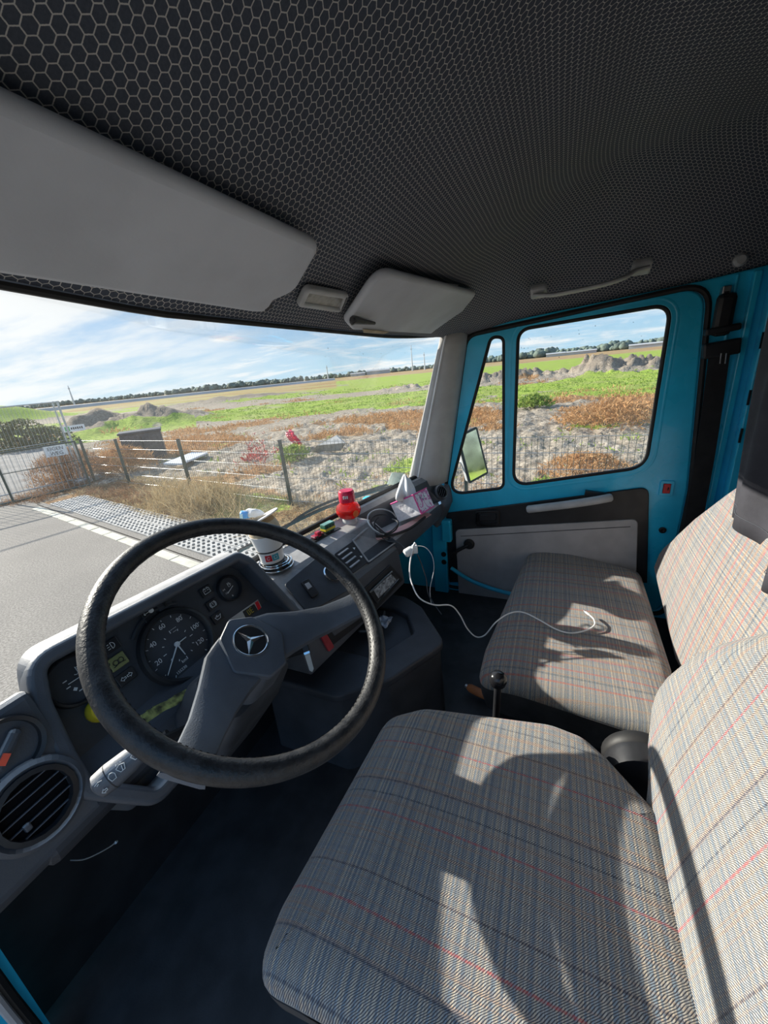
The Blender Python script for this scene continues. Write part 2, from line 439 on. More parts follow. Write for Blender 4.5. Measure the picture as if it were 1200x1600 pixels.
b = MB(); b.add([p for r in rows for p in r], [(j*(NU+1)+i, j*(NU+1)+i+1, (j+1)*(NU+1)+i+1, (j+1)*(NU+1)+i) for j in range(NVV) for i in range(NU)], uv)
ceil = b.build('ceiling', HEAD, recalc=False); struct(ceil)
for p in ceil.data.polygons: p.use_smooth = True
md = ceil.modifiers.new('solid', 'SOLIDIFY'); md.thickness = .02; md.offset = -1 if ceil.data.polygons[0].normal.z < 0 else 1
lab(ceil, 'dark headliner cloth with a pale honeycomb print over the cab')

# windscreen: header seal, glass, lower seal, pillars
def wtop(s): x = lerp(.02, 1.70, s); return V((x, yh(x)+.006, zh(x)-.004))
def wbot(s): x = lerp(.02, 1.675, s); return V((x, yb(x), zb(x)))
b = MB(); b.grid(lambda u, v: wbot(u).lerp(wtop(u), v)+V((0, .02*sin(pi*v), .01*sin(pi*v))), 40, 10)
win = b.build('window_1', WGLASS); struct(win); autosmooth(win)
md = win.modifiers.new('solid', 'SOLIDIFY'); md.thickness = .001
lab(win, 'wide dirty windscreen above the dashboard')
loop = [wtop(i/30) for i in range(31)]+[wbot(1).lerp(wtop(1), 1-i/10) for i in range(1, 10)]+[wbot(1-i/30) for i in range(31)]+[wbot(0).lerp(wtop(0), i/10) for i in range(1, 10)]
b = MB(); b.tube(loop, [.0055]*31+[.011]*(len(loop)-31), 8, closed=True); autosmooth(b.build('rubber_seal', RUBBER, win))
side = [wbot(1).lerp(wtop(1), i/10)+V((-.012, -.012, 0)) for i in range(11)]
b = MB(); b.tube(side, .0045, 6); lab(b.build('seal_highlight', WHITEP, win), 'painted highlight along the edge of the seal')  # highlight on the seal edge, put in as a white strip
b = MB()   # dead insects and dirt on the glass
for k in range(60):
    s_ = rnd.uniform(.55, .97); v_ = rnd.uniform(.62, .95)
    if k > 46: s_ = rnd.uniform(.2, .9); v_ = rnd.uniform(.3, .95)
    p = wbot(s_).lerp(wtop(s_), v_)+V((0, .02*sin(pi*v_), .01*sin(pi*v_)))+V((0, -.0015, -.0005)); q = rnd.uniform(.0007, .0017)
    b.lathe([(0, -.0006), (q, 0), (0, .0006)], frame(p, (1, 0, 0), (0, .2, 1)), 5, False)
stuff(b.build('dirt_specks', BLACK, win))
# stickers low in the windscreen corner
stp = [onp(x, y, (1.55, .66, 1.5), (.35, .9, -.35)) for x, y in ((613, 738), (632, 739), (624, 758), (605, 757))]
b = MB(); b.add(stp+[p+V((0, .002, 0)) for p in stp], [(0, 1, 2, 3), (7, 6, 5, 4), (0, 4, 5, 1), (1, 5, 6, 2), (2, 6, 7, 3), (3, 7, 4, 0)])
lab(b.build('corner_sticker', STICK, win), 'pale green sticker in the lower right corner of the windscreen')
# wiper outside
wp = thing('windscreen_wiper', 'black windscreen wiper lying outside along the base of the glass', 'wiper', (1.2, .9, 1.42))
pth = [onp(x, y, (1.2, .93, 1.44), (.32, .95, -.1)) for x, y in ((430, 840), (470, 806), (520, 782), (570, 768), (606, 757))]
b = MB(); b.tube(spline(pth, 6), .006, 6); autosmooth(b.build('arm', RUBBER, wp))
pth = [onp(x, y, (1.2, .95, 1.44), (.32, .95, -.1)) for x, y in ((372, 862), (440, 826), (500, 797), (560, 775), (612, 760))]
b = MB(); b.tube(spline(pth, 6), .008, 6); autosmooth(b.build('blade', RUBBER, wp))

# right pillar trim
def pillar(sgn, name, mat):
    X = lambda x: XC+sgn*(x-XC)
    prof_t = [V((X(1.688), .452, 2.068)), V((X(1.71), .42, 2.075)), V((X(1.745), .385, 2.08)), V((X(1.785), .36, 2.075))]
    zq = 1.42 if sgn > 0 else 1.78; kq = 0 if sgn > 0 else .55
    prof_b = [V((X(1.66), .64, zq)), V((X(1.685), .575, zq)), V((X(1.72), .52, zq)), V((X(1.775), .475, zq))]
    prof_b = [p.lerp(V((q.x, q.y, p.z)), kq) for p, q in zip(prof_b, prof_t)]
    b = MB()
    def fn(u, v):
        i = min(2, int(u*3)); f = u*3-i
        p = prof_b[i].lerp(prof_b[i+1], f).lerp(prof_t[i].lerp(prof_t[i+1], f), v)
        return p+V((-sgn*.012*sin(pi*u), -.018*sin(pi*u), 0))*(1-.3*v)
    b.grid(fn, 9, 12); o = b.build(name, mat); autosmooth(o)
    md = o.modifiers.new('solid', 'SOLIDIFY'); md.thickness = .012; md.offset = 0
    return struct(o)
lab(pillar(1, 'trim_1', TRIM), 'pale grey trim of the far windscreen pillar')
b = MB(); b.grid(lambda u, v: V((lerp(.02, -.07, u), lerp(.84, .80, u), 1.30)).lerp(V((lerp(.02, -.06, u), lerp(.535, .50, u), 2.07)), v), 4, 8)
o = struct(b.build('trim_2', TRIM)); o.modifiers.new('solid', 'SOLIDIFY').thickness = .012; lab(o, 'pale grey trim of the near windscreen pillar')
# outer shell: bonnet front, roof skin, floor, footwell, rear partition
b = MB(); b.box((.88, .05, .77), (1.95, 1.9, .06)); fl = struct(b.build('floor', DARKGREY)); lab(fl, 'dark rubber-covered cab floor')
b = MB(); b.grid(lambda u, v: V((lerp(-.02, 1.79, u), lerp(yb(lerp(-.02, 1.79, u))+.02, .90, 1-v) if v > .5 else .90, lerp(.8, zb(lerp(-.02, 1.79, u))-.03, v))), 20, 8)
o = struct(b.build('wall_front', BLACK)); md = o.modifiers.new('solid', 'SOLIDIFY'); md.thickness = .02
b = MB(); b.box((.88, -.80, 1.6), (1.95, .04, 1.75)); struct(b.build('wall_back', CURTAIN))
# nose panel outside below the screen (teal)
b = MB(); b.grid(lambda u, v: V((lerp(-.03, 1.79, u), yb(lerp(-.03, 1.79, u))+.03+.10*v, zb(lerp(-.03, 1.79, u))-.06-.25*v*v)), 24, 6)
autosmooth(struct(b.build('trim_3', TEAL)))
# right side wall : pillar behind the door and sill
R3 = frame((XR+.01, 0, 0), (0, 1, 0), (0, 0, 1))
sidep = [(-.80, .80), (.95, .80), (.95, 1.30), (.62, 1.34), (.475, 1.42), (.37, 2.05), (.30, 2.08), (-.43, 2.13), (-.80, 2.17)]
door_out = rpoly([(.50, .84), (.485, 1.30), (.362, 2.052), (-.432, 2.112), (-.482, 1.40), (-.47, .84)], [.05, .0, .06, .07, .0, .05])
inner = rpoly([(.512, .83), (.497, 1.30), (.372, 2.062), (-.444, 2.122), (-.494, 1.40), (-.482, .83)], [.05, .0, .06, .07, .0, .05])
wr = plate('wall_right', [sidep, inner], .05, R3, TEAL, None, .006); struct(wr); lab(wr, 'teal painted body side around the far door')
# ribs on the pillar behind the door
for (y0, y1, x0, nm) in ((-.512, -.522, 1.779, 'pillar_rib'), (-.555, -.575, 1.765, 'pillar_rib'), (-.60, -.66, 1.745, 'pillar_flange')):
    b = MB(); b.box(((x0+1.80)/2, (y0+y1)/2, 1.49), (1.80-x0, abs(y1-y0), 1.30)); b.build(nm, TEAL, wr, bev=.004)
b = MB(); b.box((1.775, -.70, 1.5), (.05, .06, 1.4)); b.build('curtain_track_gap', RUBBER, wr)
for z in (1.93, 1.75, 1.62):
    b = MB(); b.box((1.744, -.602, z), (.006, .006, .05)); b.build('slot', BLACK, wr)
for z in (1.5, 1.44, 1.40):
    b = MB(); b.lathe([(0, 0), (.006, .0), (.006, .004), (0, .004)], frame((1.784, -.548, z), (0, 1, 0), (0, 0, -1)), 10); b.build('paint_chip', RUBBER, wr)
b = MB(); b.box((1.775, -.49, 2.085), (.03, .024, .045)); b.build('latch_plate', STEEL, wr, bev=.003)
b = MB(); b.box((1.772, -.49, 2.08), (.03, .012, .022)); b.build('latch_hole', RUBBER, wr)
# black seal around the door opening
def ring3(lp, x): return [V((x, p[0], p[1])) for p in lp]
b = MB(); b.tube(ring3(rpoly([(.512, .82), (.497, 1.30), (.366, 2.060), (-.449, 2.126), (-.499, 1.40), (-.487, .82)], [.05, 0, .06, .08, 0, .05], 8), 1.782), .0095, 8, closed=True)
autosmooth(b.build('door_seal', RUBBER, wr))

# ---------------------------------------------------------------- passenger door
D = frame((XR, 0, 0), (0, 1, 0), (0, 0, 1))
def yz(*p): return [tuple(ax(x, y, XR))[1:] for x, y in p]
wq = yz((769, 528), (786, 529), (786, 760), (704, 770))
wm = yz((812, 517), (1045, 478), (1006, 727), (804, 756))
wq = rpoly(wq, [.028, .022, .03, .05], 8); wm = rpoly(wm, [.045, .05, .075, .055], 8)
def grow(lp, d):
    c = V((sum(p[0] for p in lp)/len(lp), sum(p[1] for p in lp)/len(lp)))
    out = []; n = len(lp)
    for i in range(n):
        a = V(lp[i-1][:2]); q = V(lp[(i+1) % n][:2]); t = (q-a)
        t = t.normalized() if t.length > 1e-9 else V((1, 0)); nn = V((t.y, -t.x))
        if nn.dot(V(lp[i][:2])-c) < 0: nn = -nn
        out.append(V(lp[i][:2])+nn*d)
    return out
door = plate('door_1', [door_out, grow(wq, .012), grow(wm, .012)], .036, D, TEAL, None, .007, 3); struct(door)
lab(door, 'teal painted far cab door with two windows')
def doorsurf(nm, loops, t, x, mat, bev=.003, par=None): return plate(nm, loops, t, frame((x, 0, 0), (0, 1, 0), (0, 0, 1)), mat, par or door, bev)
# raised ridge round the windows
b = MB(); b.tube(ring3(grow(wm, .030), 1.786), .008, 8, closed=True, flat=.7); b.tube(ring3(grow(wq, .022), 1.786), .006, 8, closed=True, flat=.7)
autosmooth(b.build('pressed_ridge', TEAL, door))
for nm, lp, lb in (('quarter_window_seal', wq, None), ('window_seal', wm, None)):
    b = MB(); b.tube(ring3(grow(lp, .006), 1.789), .0085, 8, closed=True); autosmooth(b.build(nm, RUBBER, door))
for nm, lp, n_ in (('window_2', wm, 'sliding side window pane of the far door'), ('window_3', wq, 'narrow front quarter pane of the far door')):
    o = plate(nm, [lp], .004, frame((1.80, 0, 0), (0, 1, 0), (0, 0, 1)), SGLASS, door); struct(o); lab(o, n_)
b = MB()
for k in range(26):
    y = rnd.uniform(-.32, .14); z = 2.04-abs(rnd.gauss(0, .08)) if k < 18 else rnd.uniform(1.5, 2.0)
    if k < 9: y = rnd.gauss(.13, .02); z = 2.0+rnd.gauss(0, .02)
    q = rnd.uniform(.0008, .002); b.lathe([(0, -.0006), (q, 0), (0, .0006)], frame((1.7965, y, z), (0, 1, 0), (0, 0, 1)), 5, False)
stuff(b.build('dirt_specks', BLACK, door))
# black upper card, grey lower card
up_card = rpoly(yz((697, 800), (1011, 759), (1008, 905), (705, 905)), [.012, .03, .0, .0])
doorsurf('upper_door_card', [up_card], .010, 1.776, BLACK)
lo_card = rpoly(yz((715, 825), (993, 808), (989, 960), (722, 960)), [.02, .02, .0, .0])
doorsurf('lower_door_card', [lo_card], .014, 1.770, MIDGREY, .004)
crease = [ax(720, 838, 1.762), ax(985, 823, 1.762)]
b = MB(); b.tube(crease, .0016, 6); b.build('card_crease', DARKGREY, door)
# inner door handle in a recessed cup
c1 = rpoly(yz((746, 796), (781, 794), (781, 816), (747, 817)), .012)
doorsurf('handle_cup', [c1, grow(c1, -.010)], .014, 1.766, RUBBER, .004)
c2 = rpoly(yz((752, 801), (777, 799), (776, 808), (752, 809)), .008)
doorsurf('door_release', [c2], .008, 1.766, BLACK, .003)
# armrest pull handle
hp = [ax(824, 796, 1.74), ax(850, 793, 1.725), ax(890, 788, 1.722), ax(930, 782, 1.725), ax(956, 777, 1.74)]
b = MB(); b.tube(spline(hp, 6), [.014]+[.018]*(len(spline(hp, 6))-2)+[.014], 10)
autosmooth(b.build('pull_handle', HANDLE, door))
b = MB()
for (x, y) in ((834, 793), (946, 777)): b.tube([ax(x, y, 1.735), ax(x+3, y, 1.778)], .013, 10)
b.box(tuple(ax(934, 774, 1.768)), (.02, .10, .03), Matrix.Rotation(radians(7), 3, 'X'))
autosmooth(b.build('handle_mount', BLACK, door))
# window winder
wd = ax(733, 850, 1.757)
b = MB(); b.lathe([(0, 0), (.026, 0), (.027, .012), (.02, .02), (0, .02)], frame(wd+V((.006, 0, 0)), (0, 1, 0), (0, 0, -1)), 20); o = autosmooth(b.build('winder_boss', RUBBER, door))
e = ax(712, 862, 1.735)
b = MB(); b.tube([wd+V((-.012, 0, 0)), wd.lerp(e, .5)+V((-.004, 0, 0)), e], [.010, .009, .010], 8)
b.tube([e, e+V((-.03, 0, 0))], .011, 10); autosmooth(b.build('winder_crank', RUBBER, door))
# red lock reflector, lock hole
c = ax(1041.5, 763, 1.78); rq = rpoly([(-.022, -.03), (.022, -.03), (.022, .03), (-.022, .03)], .006)
plate('lock_recess', [rq, [(p[0]*.66, p[1]*.72) for p in rq]], .008, frame(c, (0, 1, 0), (0, .02, 1)), TEAL, door, .002)
b = MB(); b.box(tuple(c), (.012, .024, .040)); lab(b.build('lock_reflector', REDP, door, bev=.002), 'red lock button')
b = MB(); b.tube([c+V((-.006, -.004, -.006)), c+V((-.012, -.004, .006))], .0022, 6); b.build('lock_pin', BLACK, door)
c = ax(1035, 828, 1.781); b = MB(); b.lathe([(0, 0), (.013, 0), (.013, .005), (.008, .007), (0, .004)], frame(c, (0, 1, 0), (0, 0, -1)), 16); b.build('plug_button', RUBBER, door)
# door check strap and hinge block on the front jamb
b = MB(); b.box((1.775, .52, 1.10), (.05, .075, .62)); jm = b.build('front_jamb', TEAL, wr, bev=.006)
b = MB(); b.box((1.745, .475, 1.17), (.04, .05, .12)); b.build('hinge_block', TEAL, wr, bev=.008)
for z in (1.03, .985): b = MB(); b.lathe([(0, 0), (.014, 0), (.012, .006), (0, .006)], frame((1.749, .498, z), (0, 1, 0), (0, 0, -1)), 14); b.build('rubber_plug', RUBBER, wr)
pth = [V((1.74, .46, .96)), V((1.735, .35, .90)), V((1.735, .2, .86)), V((1.735, 0, .84))]
b = MB(); b.tube(spline(pth, 6), .010, 8); autosmooth(b.build('sill_edge', TEAL, wr))

# seat belt on the far pillar
sb = thing('seat_belt', 'black seat belt hanging from the far pillar behind the teal door', 'seat belt', (1.76, -.51, 1.3))
b = MB(); path = [ax(1126, 535, 1.752), ax(1122, 566, 1.755), ax(1112, 640, 1.753), ax(1100, 720, 1.75), ax(1086, 800, 1.745), ax(1078, 860, 1.735)]
def strap(b, path, wv, th):
    rings = [[p+wv*-.5+V((-th, 0, 0)), p+wv*.5+V((-th, 0, 0)), p+wv*.5, p-wv*.5] for p in path]; b.loft(rings)
strap(b, spline(path, 5), V((0, .058, 0)), .003); b.build('webbing', BELT, sb)
c = ax(1131, 492, 1.76); b = MB(); b.box(tuple(c), (.03, .055, .13)); b.build('anchor_cover', BLACK, sb, bev=.018)
for (x, y, wy, wz) in ((1128, 515, .095, .022), (1126, 545, .10, .05)):
    c = ax(x, y, 1.752); b = MB(); b.box(tuple(c), (.034, wy, wz), Matrix.Rotation(radians(-6), 3, 'X')); b.build('belt_guide', BLACK, sb, bev=.006)
for dx in (-5, 3):
    b = MB(); b.tube([ax(1132+dx, 552, 1.73), ax(1131+dx, 560, 1.733), ax(1130+dx, 568, 1.738)], .0022, 6); b.build('wire_clip', STEEL, sb)
# coat hook knob
b = MB(); c = ax(1159, 405, 1.755); b.lathe([(0, 0), (.010, 0), (.012, .02), (.019, .03), (.019, .042), (.012, .05), (0, .05)], frame(c+V((.05, 0, 0)), (0, 1, 0), (0, 0, -1)), 18)
tag(autosmooth(b.build('coat_hook', HANDLE)), 'round grey coat hook knob high on the pillar behind the far door', 'hook')

# near door jamb, seen at the lower left
jb = MB(); jb.prism([V((.046, .79, 1.30)), V((.028, .775, .80)), V((-.10, .775, .80)), V((-.10, .79, 1.30))], (0, .05, 0))
jam = struct(jb.build('wall_left', TEAL)); lab(jam, 'teal painted front jamb of the near door opening')
b = MB(); b.tube([V((.024, .772, 1.28)), V((.018, .765, 1.05)), V((.016, .758, .8))], .0085, 8); autosmooth(b.build('door_seal', RUBBER, jam)); 
b = MB(); b.tube([V((.013, .766, 1.28)), V((.008, .758, 1.05)), V((.006, .752, .8))], .006, 8); lab(autosmooth(b.build('seal_lip', MIDGREY, jam)), 'grey lip of the door seal')
b = MB(); b.box((-.08, -.58, 1.5), (.06, .36, 1.4)); struct(b.build('wall_back_left', TEAL))

# ---------------------------------------------------------------- sun visors, lamp, grab handle
def vis_pt(x, y, off=0): return onp(x, y, (0, .497, 2.054+off), (0, .5, 1))
VM = frame((0, .497, 2.054), (1, 0, 0), (0, 1, -.5))
VI = VM.inverted()
def vis(name, px, rad, label, extra=None):
    pts = [VI @ vis_pt(*p) if not isinstance(p, V) else VI @ p for p in px]
    lp = rpoly([(p.x, p.y) for p in pts], rad, 6)
    c = sum((VM @ p for p in pts), V((0, 0, 0)))/len(pts)
    t = thing(name, label, 'sun visor', c)
    return t, plate('panel', [lp], .02, VM @ Matrix.Translation((0, 0, .0105)), VISOR, t, .009, 3)
LX = (-170, 108); LB = (-170, 396)
vd, o = vis('sun_visor', [(494, 392), (458, 455), (432, 466), (424, 470), (415, 486), (400, 485.5), LB, LX], [.02, .05, .01, .004, .01, .02, .02, .02], 'large grey vinyl sun visor above the steering wheel')
b = MB(); b.tube([vis_pt(424, 474, .006), vis_pt(412, 481, .006)], .006, 8); b.tube([vis_pt(418, 478, .006), vis_pt(418, 478, .006)+V((0, .005, .03))], .006, 8); autosmooth(b.build('hinge_pin', DARKGREY, vd))
vp_, o = vis('sun_visor', [(596, 431), (741, 463), (700, 514), (692, 522), (556, 514), (546, 503)], [.03, .03, .02, .02, .015, .02], 'grey sun visor folded up above the passenger side of the windscreen')
c = vis_pt(560, 500, -.012)
b = MB(); b.tube([vis_pt(551, 500, -.008), vis_pt(585, 505, -.010)], [.009, .004], 8); b.lathe([(0, -.004), (.009, -.003), (.010, .004), (0, .006)], frame(vis_pt(553, 503, -.012), (1, 0, 0), (0, 1, -.5)), 14)
autosmooth(b.build('hinge_clip', DARKGREY, vp_))
for pts in (((614, 428), (650, 434), (646, 446), (616, 440)), ((648, 435), (716, 446), (706, 460), (650, 446))):
    q = [vis_pt(x, y, .026) for x, y in pts]; b = MB(); b.prism(q, (0, 0, .0015)); lab(b.build('paper_slip', PAPER, vp_), 'white slip of paper tucked behind the visor')
q = [vis_pt(x, y, -.004) for x, y in ((567, 515), (608, 519), (600, 522), (568, 520))]
b = MB(); b.prism(q, (0, 0, .0015)); b.build('paper_edge', TAN, vp_)

lt = thing('cab_lamp', 'small rectangular cab lamp set in the headliner between the visors', 'lamp', (.80, .47, 2.09))
LM = frame((.80, .472, 2.094), (1, 0, 0), (0, 1, -.52)); LI = LM.inverted()
lq = [LI @ onp(x, y, LM.translation, LM.to_3x3() @ V((0, 0, 1))) for x, y in ((479, 449), (541, 460), (531, 484), (467, 474))]
lq2 = rpoly([(p.x, p.y) for p in lq], .008)
plate('bezel', [lq2, grow(lq2, -.0045)], .014, LM, HANDLE, lt, .004)
plate('lens', [grow(lq2, -.0045)], .006, LM, simple('lamp_lens', (.20, .20, .19), .15, var=.3, vscale=60), lt, 0)
for f in (-.25, 0, .25):
    cc = LM @ V(((lq[0].x+lq[1].x)/2+f*.11, (lq[0].y+lq[3].y)/2, .005)); b = MB(); b.tube([cc+V((-.01, 0, -.002)), cc+V((.012, 0, -.002))], .003, 6); b.build('festoon_bulb', GALV, lt)
b = MB(); b.box(tuple(LM @ (lq[0]*.35+lq[3]*.65+V((.012, 0, .004)))), (.014, .012, .01)); b.build('lamp_switch', BLACK, lt, bev=.003)

gt = thing('grab_handle', 'long grey grab handle fixed to the headliner above the far door', 'handle', (1.62, -.08, 2.17))
gp = [ax(836, 461, 1.66), ax(850, 461, 1.64), ax(868, 460, 1.62), ax(905, 453, 1.60), ax(945, 444, 1.60), ax(975, 434, 1.615), ax(990, 425, 1.64), ax(1014, 418, 1.65)]
gs_ = spline(gp, 5)
b = MB(); b.tube(gs_, [.0135]*len(gs_), 10, flat=.55); autosmooth(b.build('grip', HANDLE, gt))
for x, y in ((841, 460), (1003, 422)):
    c = ax(x, y, 1.645); b = MB(); b.box(tuple(c+V((.02, 0, .012))), (.05, .055, .026), Matrix.Rotation(radians(35), 3, 'Y')); b.build('end_cap', HANDLE, gt, bev=.008)

# curtain behind the seats
ct = thing('curtain', 'dark cloth curtain hanging behind the seat backs at the cab rear', 'curtain', (.6, -.45, 1.6))
def curt(u, v):
    x = lerp(1.235, .12, u); ph = u*30
    z = lerp(2.36, 1.475+.03*sin(ph*.5+1.0)-.02*u, v)
    return V((x+.01*sin(ph*.7+v*2)+.02*sin(v*4)*(1-u), -.445+.018*sin(ph)*(.5+.5*v)+.008*sin(ph*2.3+3*v), z))
b = MB(); b.grid(curt, 150, 20); o = autosmooth(b.build('cloth', CURTAIN, ct), 80); md = o.modifiers.new('solid', 'SOLIDIFY'); md.thickness = .003
b = MB(); b.tube([curt(i/100, .955)+V((0, .0022, 0)) for i in range(101)], .0006, 5); lab(b.build('hem_stitching', DASHP, ct), 'pale stitched hem')
b = MB(); b.tube([(1.25, -.445, 2.365), (.05, -.445, 2.365)], .008, 8); b.build('curtain_rail', STEEL, ct)
# ================================================================== DASHBOARD
dash = thing('dashboard', 'dark grey moulded dashboard with instrument binnacle, switches, tray and air vents', 'dashboard', (.8, .7, 1.3))
PM = frame((.43, .68, 1.47), (1, 0, 0), (0, .447, .894)); PI_ = PM.inverted(); PN = PM.to_3x3() @ V((0, 0, 1))
def ip(x, y, off=0):
    p = PI_ @ onp(x, y, PM.translation+PN*off, PN); return V((p.x, p.y))
LH = .045
panel = [ip(62, 1037, LH), ip(374, 871, LH), ip(392, 879, LH), ip(464, 957, LH), V((.27, -.170)), V((-.20, -.170)), ip(142, 1228, LH), ip(112, 1180, LH), ip(74, 1100, LH)]
prad = [.03, .015, .02, .03, .02, .02, .02, .04, .06]
lp_in = rpoly([tuple(p) for p in panel], prad, 6); lp_out = grow(lp_in, .009)
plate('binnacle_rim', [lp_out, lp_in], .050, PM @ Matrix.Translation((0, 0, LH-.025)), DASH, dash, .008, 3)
def cow(d, off, kx=1, ky=1, dy=0): return [PM @ V((p.x*kx, p.y*ky+dy, LH-.004))+V(off) for p in grow(lp_in, d)]
b = MB(); b.loft([cow(.0085, (0, 0, 0)), cow(.0105, (0, .004, .001)), cow(.0110, (0, .040, .001)), cow(.009, (0, .052, -.008)), cow(.004, (0, .085, -.055)), cow(0, (0, .13, -.13), .97, .9, -.01)], cap=False)
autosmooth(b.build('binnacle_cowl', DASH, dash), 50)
plate('instrument_panel', [grow(lp_in, .002)], .008, PM @ Matrix.Translation((0, 0, -.004)), PANEL, dash, 0)
ipn = dash.children[-1]
def loc(c, h=0): return PM @ Matrix.Translation((c[0], c[1], h))
def strokes(name, c, sz, lines, par, mat=MARK, w_=.0007, M0=None, ang=0):
    b = MB(); M_ = (M0 if M0 else loc(c, .0035)) @ Matrix.Rotation(ang, 4, 'Z')
    for ln in lines: b.tube([M_ @ V((x*sz, y*sz, 0)) for x, y in ln], w_, 5)
    return b.build(name, mat, par)
def circ(r, n=20, a0=0, a1=2*pi, cx=0, cy=0): return [(cx+r*cos(a0+(a1-a0)*i/n), cy+r*sin(a0+(a1-a0)*i/n)) for i in range(n+1)]
def gauge(nm, c, R, lbl):
    b = MB(); b.lathe([(R*1.0, .001), (R*1.01, .008), (R*1.08, .013), (R*1.17, .011), (R*1.22, .002), (R*1.22, 0)], loc(c), 48, False); o = autosmooth(b.build(nm, BLACK, dash))
    b = MB(); b.lathe([(R*1.02, 0), (R*1.02, .0022), (0, .0022)], loc(c), 40); b.build('dial', PANEL, o); return lab(o, lbl)
# speedometer
sc_ = ip(278, 1008); SR = (ip(229, 1010)-ip(328, 1006)).length/2
sp = gauge('speedometer', sc_, SR, 'large round speedometer with white numerals')
its = []
for s_, px in (('20', (247, 1035)), ('40', (238, 1008)), ('60', (252, 980)), ('80', (279, 968)), ('100', (303, 980)), ('120', (311, 1003))):
    q = ip(*px)-sc_; its.append((s_, q.x, q.y, .0135, 0))
q = ip(287, 1032)-sc_; its.append(('km', q.x, q.y, .009, 0))
for it in its: text('numeral', [it], 0, loc(sc_, .0028), MARK, sp)
b = MB()
for k in range(15):
    a = radians(232-k*20); r0, r1 = (SR*.90, SR*.97) if k % 2 == 0 else (SR*.92, SR*.96)
    b.tube([loc(sc_, .0026) @ V((cos(a)*r, sin(a)*r, 0)) for r in (r0, r1)], .0007, 5)
for k in range(12):
    a = radians(k*30); b.tube([loc(sc_, .0026) @ V((cos(a)*r, sin(a)*r, 0)) for r in (SR*.44, SR*(.50 if k % 3 else .54))], .0008, 5)
stuff(b.build('scale_ticks', MARK, sp))
text('odometer', [('155230', 0, 0, .008, 0)], 0, loc(ip(283, 1047), .003), MARK, sp)
q = ip(275, 1007); e = ip(260, 1056)
b = MB(); b.tube([PM @ V((q.x, q.y, .006)), PM @ V((e.x, e.y, .006))], [.0016, .0007], 6); b.lathe([(.005, .002), (.005, .007), (0, .008)], loc(q), 16); b.build('needle', MARK, sp)
for e_ in ((289, 996), (288, 1023)):
    e = ip(*e_); b = MB(); b.tube([PM @ V((q.x, q.y, .0045)), PM @ V((e.x, e.y, .0045))], [.0015, .0009], 6); b.build('clock_hand', MARK, sp)
strokes('dial_print', ip(270, 985), .006, [[(-1, .5), (1.2, .5)], [(-.6, -.5), (.8, -.5)]], sp, w_=.0004)
# temperature gauge
tc = ip(115, 1062); TR_ = .036
tg = gauge('temperature_gauge', tc, TR_, 'round coolant temperature gauge at the left of the binnacle')
q = ip(105, 1070); e = ip(128, 1055); b = MB(); b.tube([PM @ V((q.x, q.y, .005)), PM @ V((e.x, e.y, .005))], .0009, 6); b.build('needle', MARK, tg)
strokes('thermometer_symbol', ip(119, 1048), .006, [[(0, 1.2), (0, -.5)], [(0, .9), (.5, .9)], [(0, .4), (.5, .4)], [(-1, -.6), (-.5, -.9), (0, -.6), (.5, -.9), (1, -.6)]], tg, w_=.0006)
for px in ((100, 1066), (106, 1075), (126, 1078)):
    c = ip(*px); b = MB(); b.box(tuple(PM @ V((c.x, c.y, .003))), (.006, .0016, .0012), PM.to_3x3()); b.build('tick', MARK, tg)
c = ip(117, 1077); b = MB(); b.box(tuple(PM @ V((c.x, c.y, .003))), (.005, .005, .001), PM.to_3x3() @ Matrix.Rotation(pi/4, 3, 'Z')); b.build('tick', MARK, tg)
# fuel gauge
fc = ip(357, 920); fg = gauge('fuel_gauge', fc, .026, 'round fuel gauge at the right of the binnacle')
q = ip(354, 928); e = ip(362, 916); b = MB(); b.tube([PM @ V((q.x, q.y, .005)), PM @ V((e.x, e.y, .005))], .0009, 6); b.build('needle', MARK, fg)
strokes('pump_symbol', ip(356, 914), .005, [[(-.6, -1), (-.6, 1), (.5, 1), (.5, -1), (-.6, -1)], [(-.4, .7), (.3, .7), (.3, .1), (-.4, .1), (-.4, .7)], [(.5, .5), (1, .2), (1, -.6)]], fg, w_=.0005)
text('fuel_marks', [('4/4', -.014, .004, .006, 0), ('1/2', -.012, -.006, .006, 0), ('R', -.002, -.019, .006, 0)], 0, loc(fc, .003), MARK, fg)
# warning lamps
def lampq(nm, px, wd, ht, mat, lbl=None):
    c = ip(*px); b = MB(); b.box(tuple(PM @ V((c.x, c.y, .002))), (wd, ht, .005), PM.to_3x3()); o = b.build(nm, mat, dash, bev=.0015)
    if lbl: lab(o, lbl)
    return o, c
o, c = lampq('battery_lamp', (321, 924), .028, .022, BLACK); strokes('battery_symbol', c, .008, [[(-1, -.7), (-1, .6), (1, .6), (1, -.7), (-1, -.7)], [(-.7, .6), (-.7, .9), (-.3, .9), (-.3, .6)], [(.3, .6), (.3, .9), (.7, .9), (.7, .6)], [(-.7, .1), (-.2, .1)], [(.2, .1), (.7, .1)]], o, w_=.0006, M0=loc(c, .0052))
o, c = lampq('brake_lamp', (331, 945), .028, .022, BLACK); strokes('brake_symbol', c, .007, [circ(.8), circ(1.15, 8, .7*pi, 1.3*pi), circ(1.15, 8, -.3*pi, .3*pi), [(0, .4), (0, -.1)], [(0, -.35), (0, -.42)]], o, w_=.0006, M0=loc(c, .0052))
o, c = lampq('oil_lamp', (339, 965), .028, .022, BLACK); strokes('oil_symbol', c, .008, [[(-1, .3), (-.6, -.5), (.5, -.5), (1.1, .5), (.3, .2), (-1, .3)], [(-.2, .25), (-.2, .6)], [(-.5, .6), (.1, .6)]], o, w_=.0006, M0=loc(c, .0052))
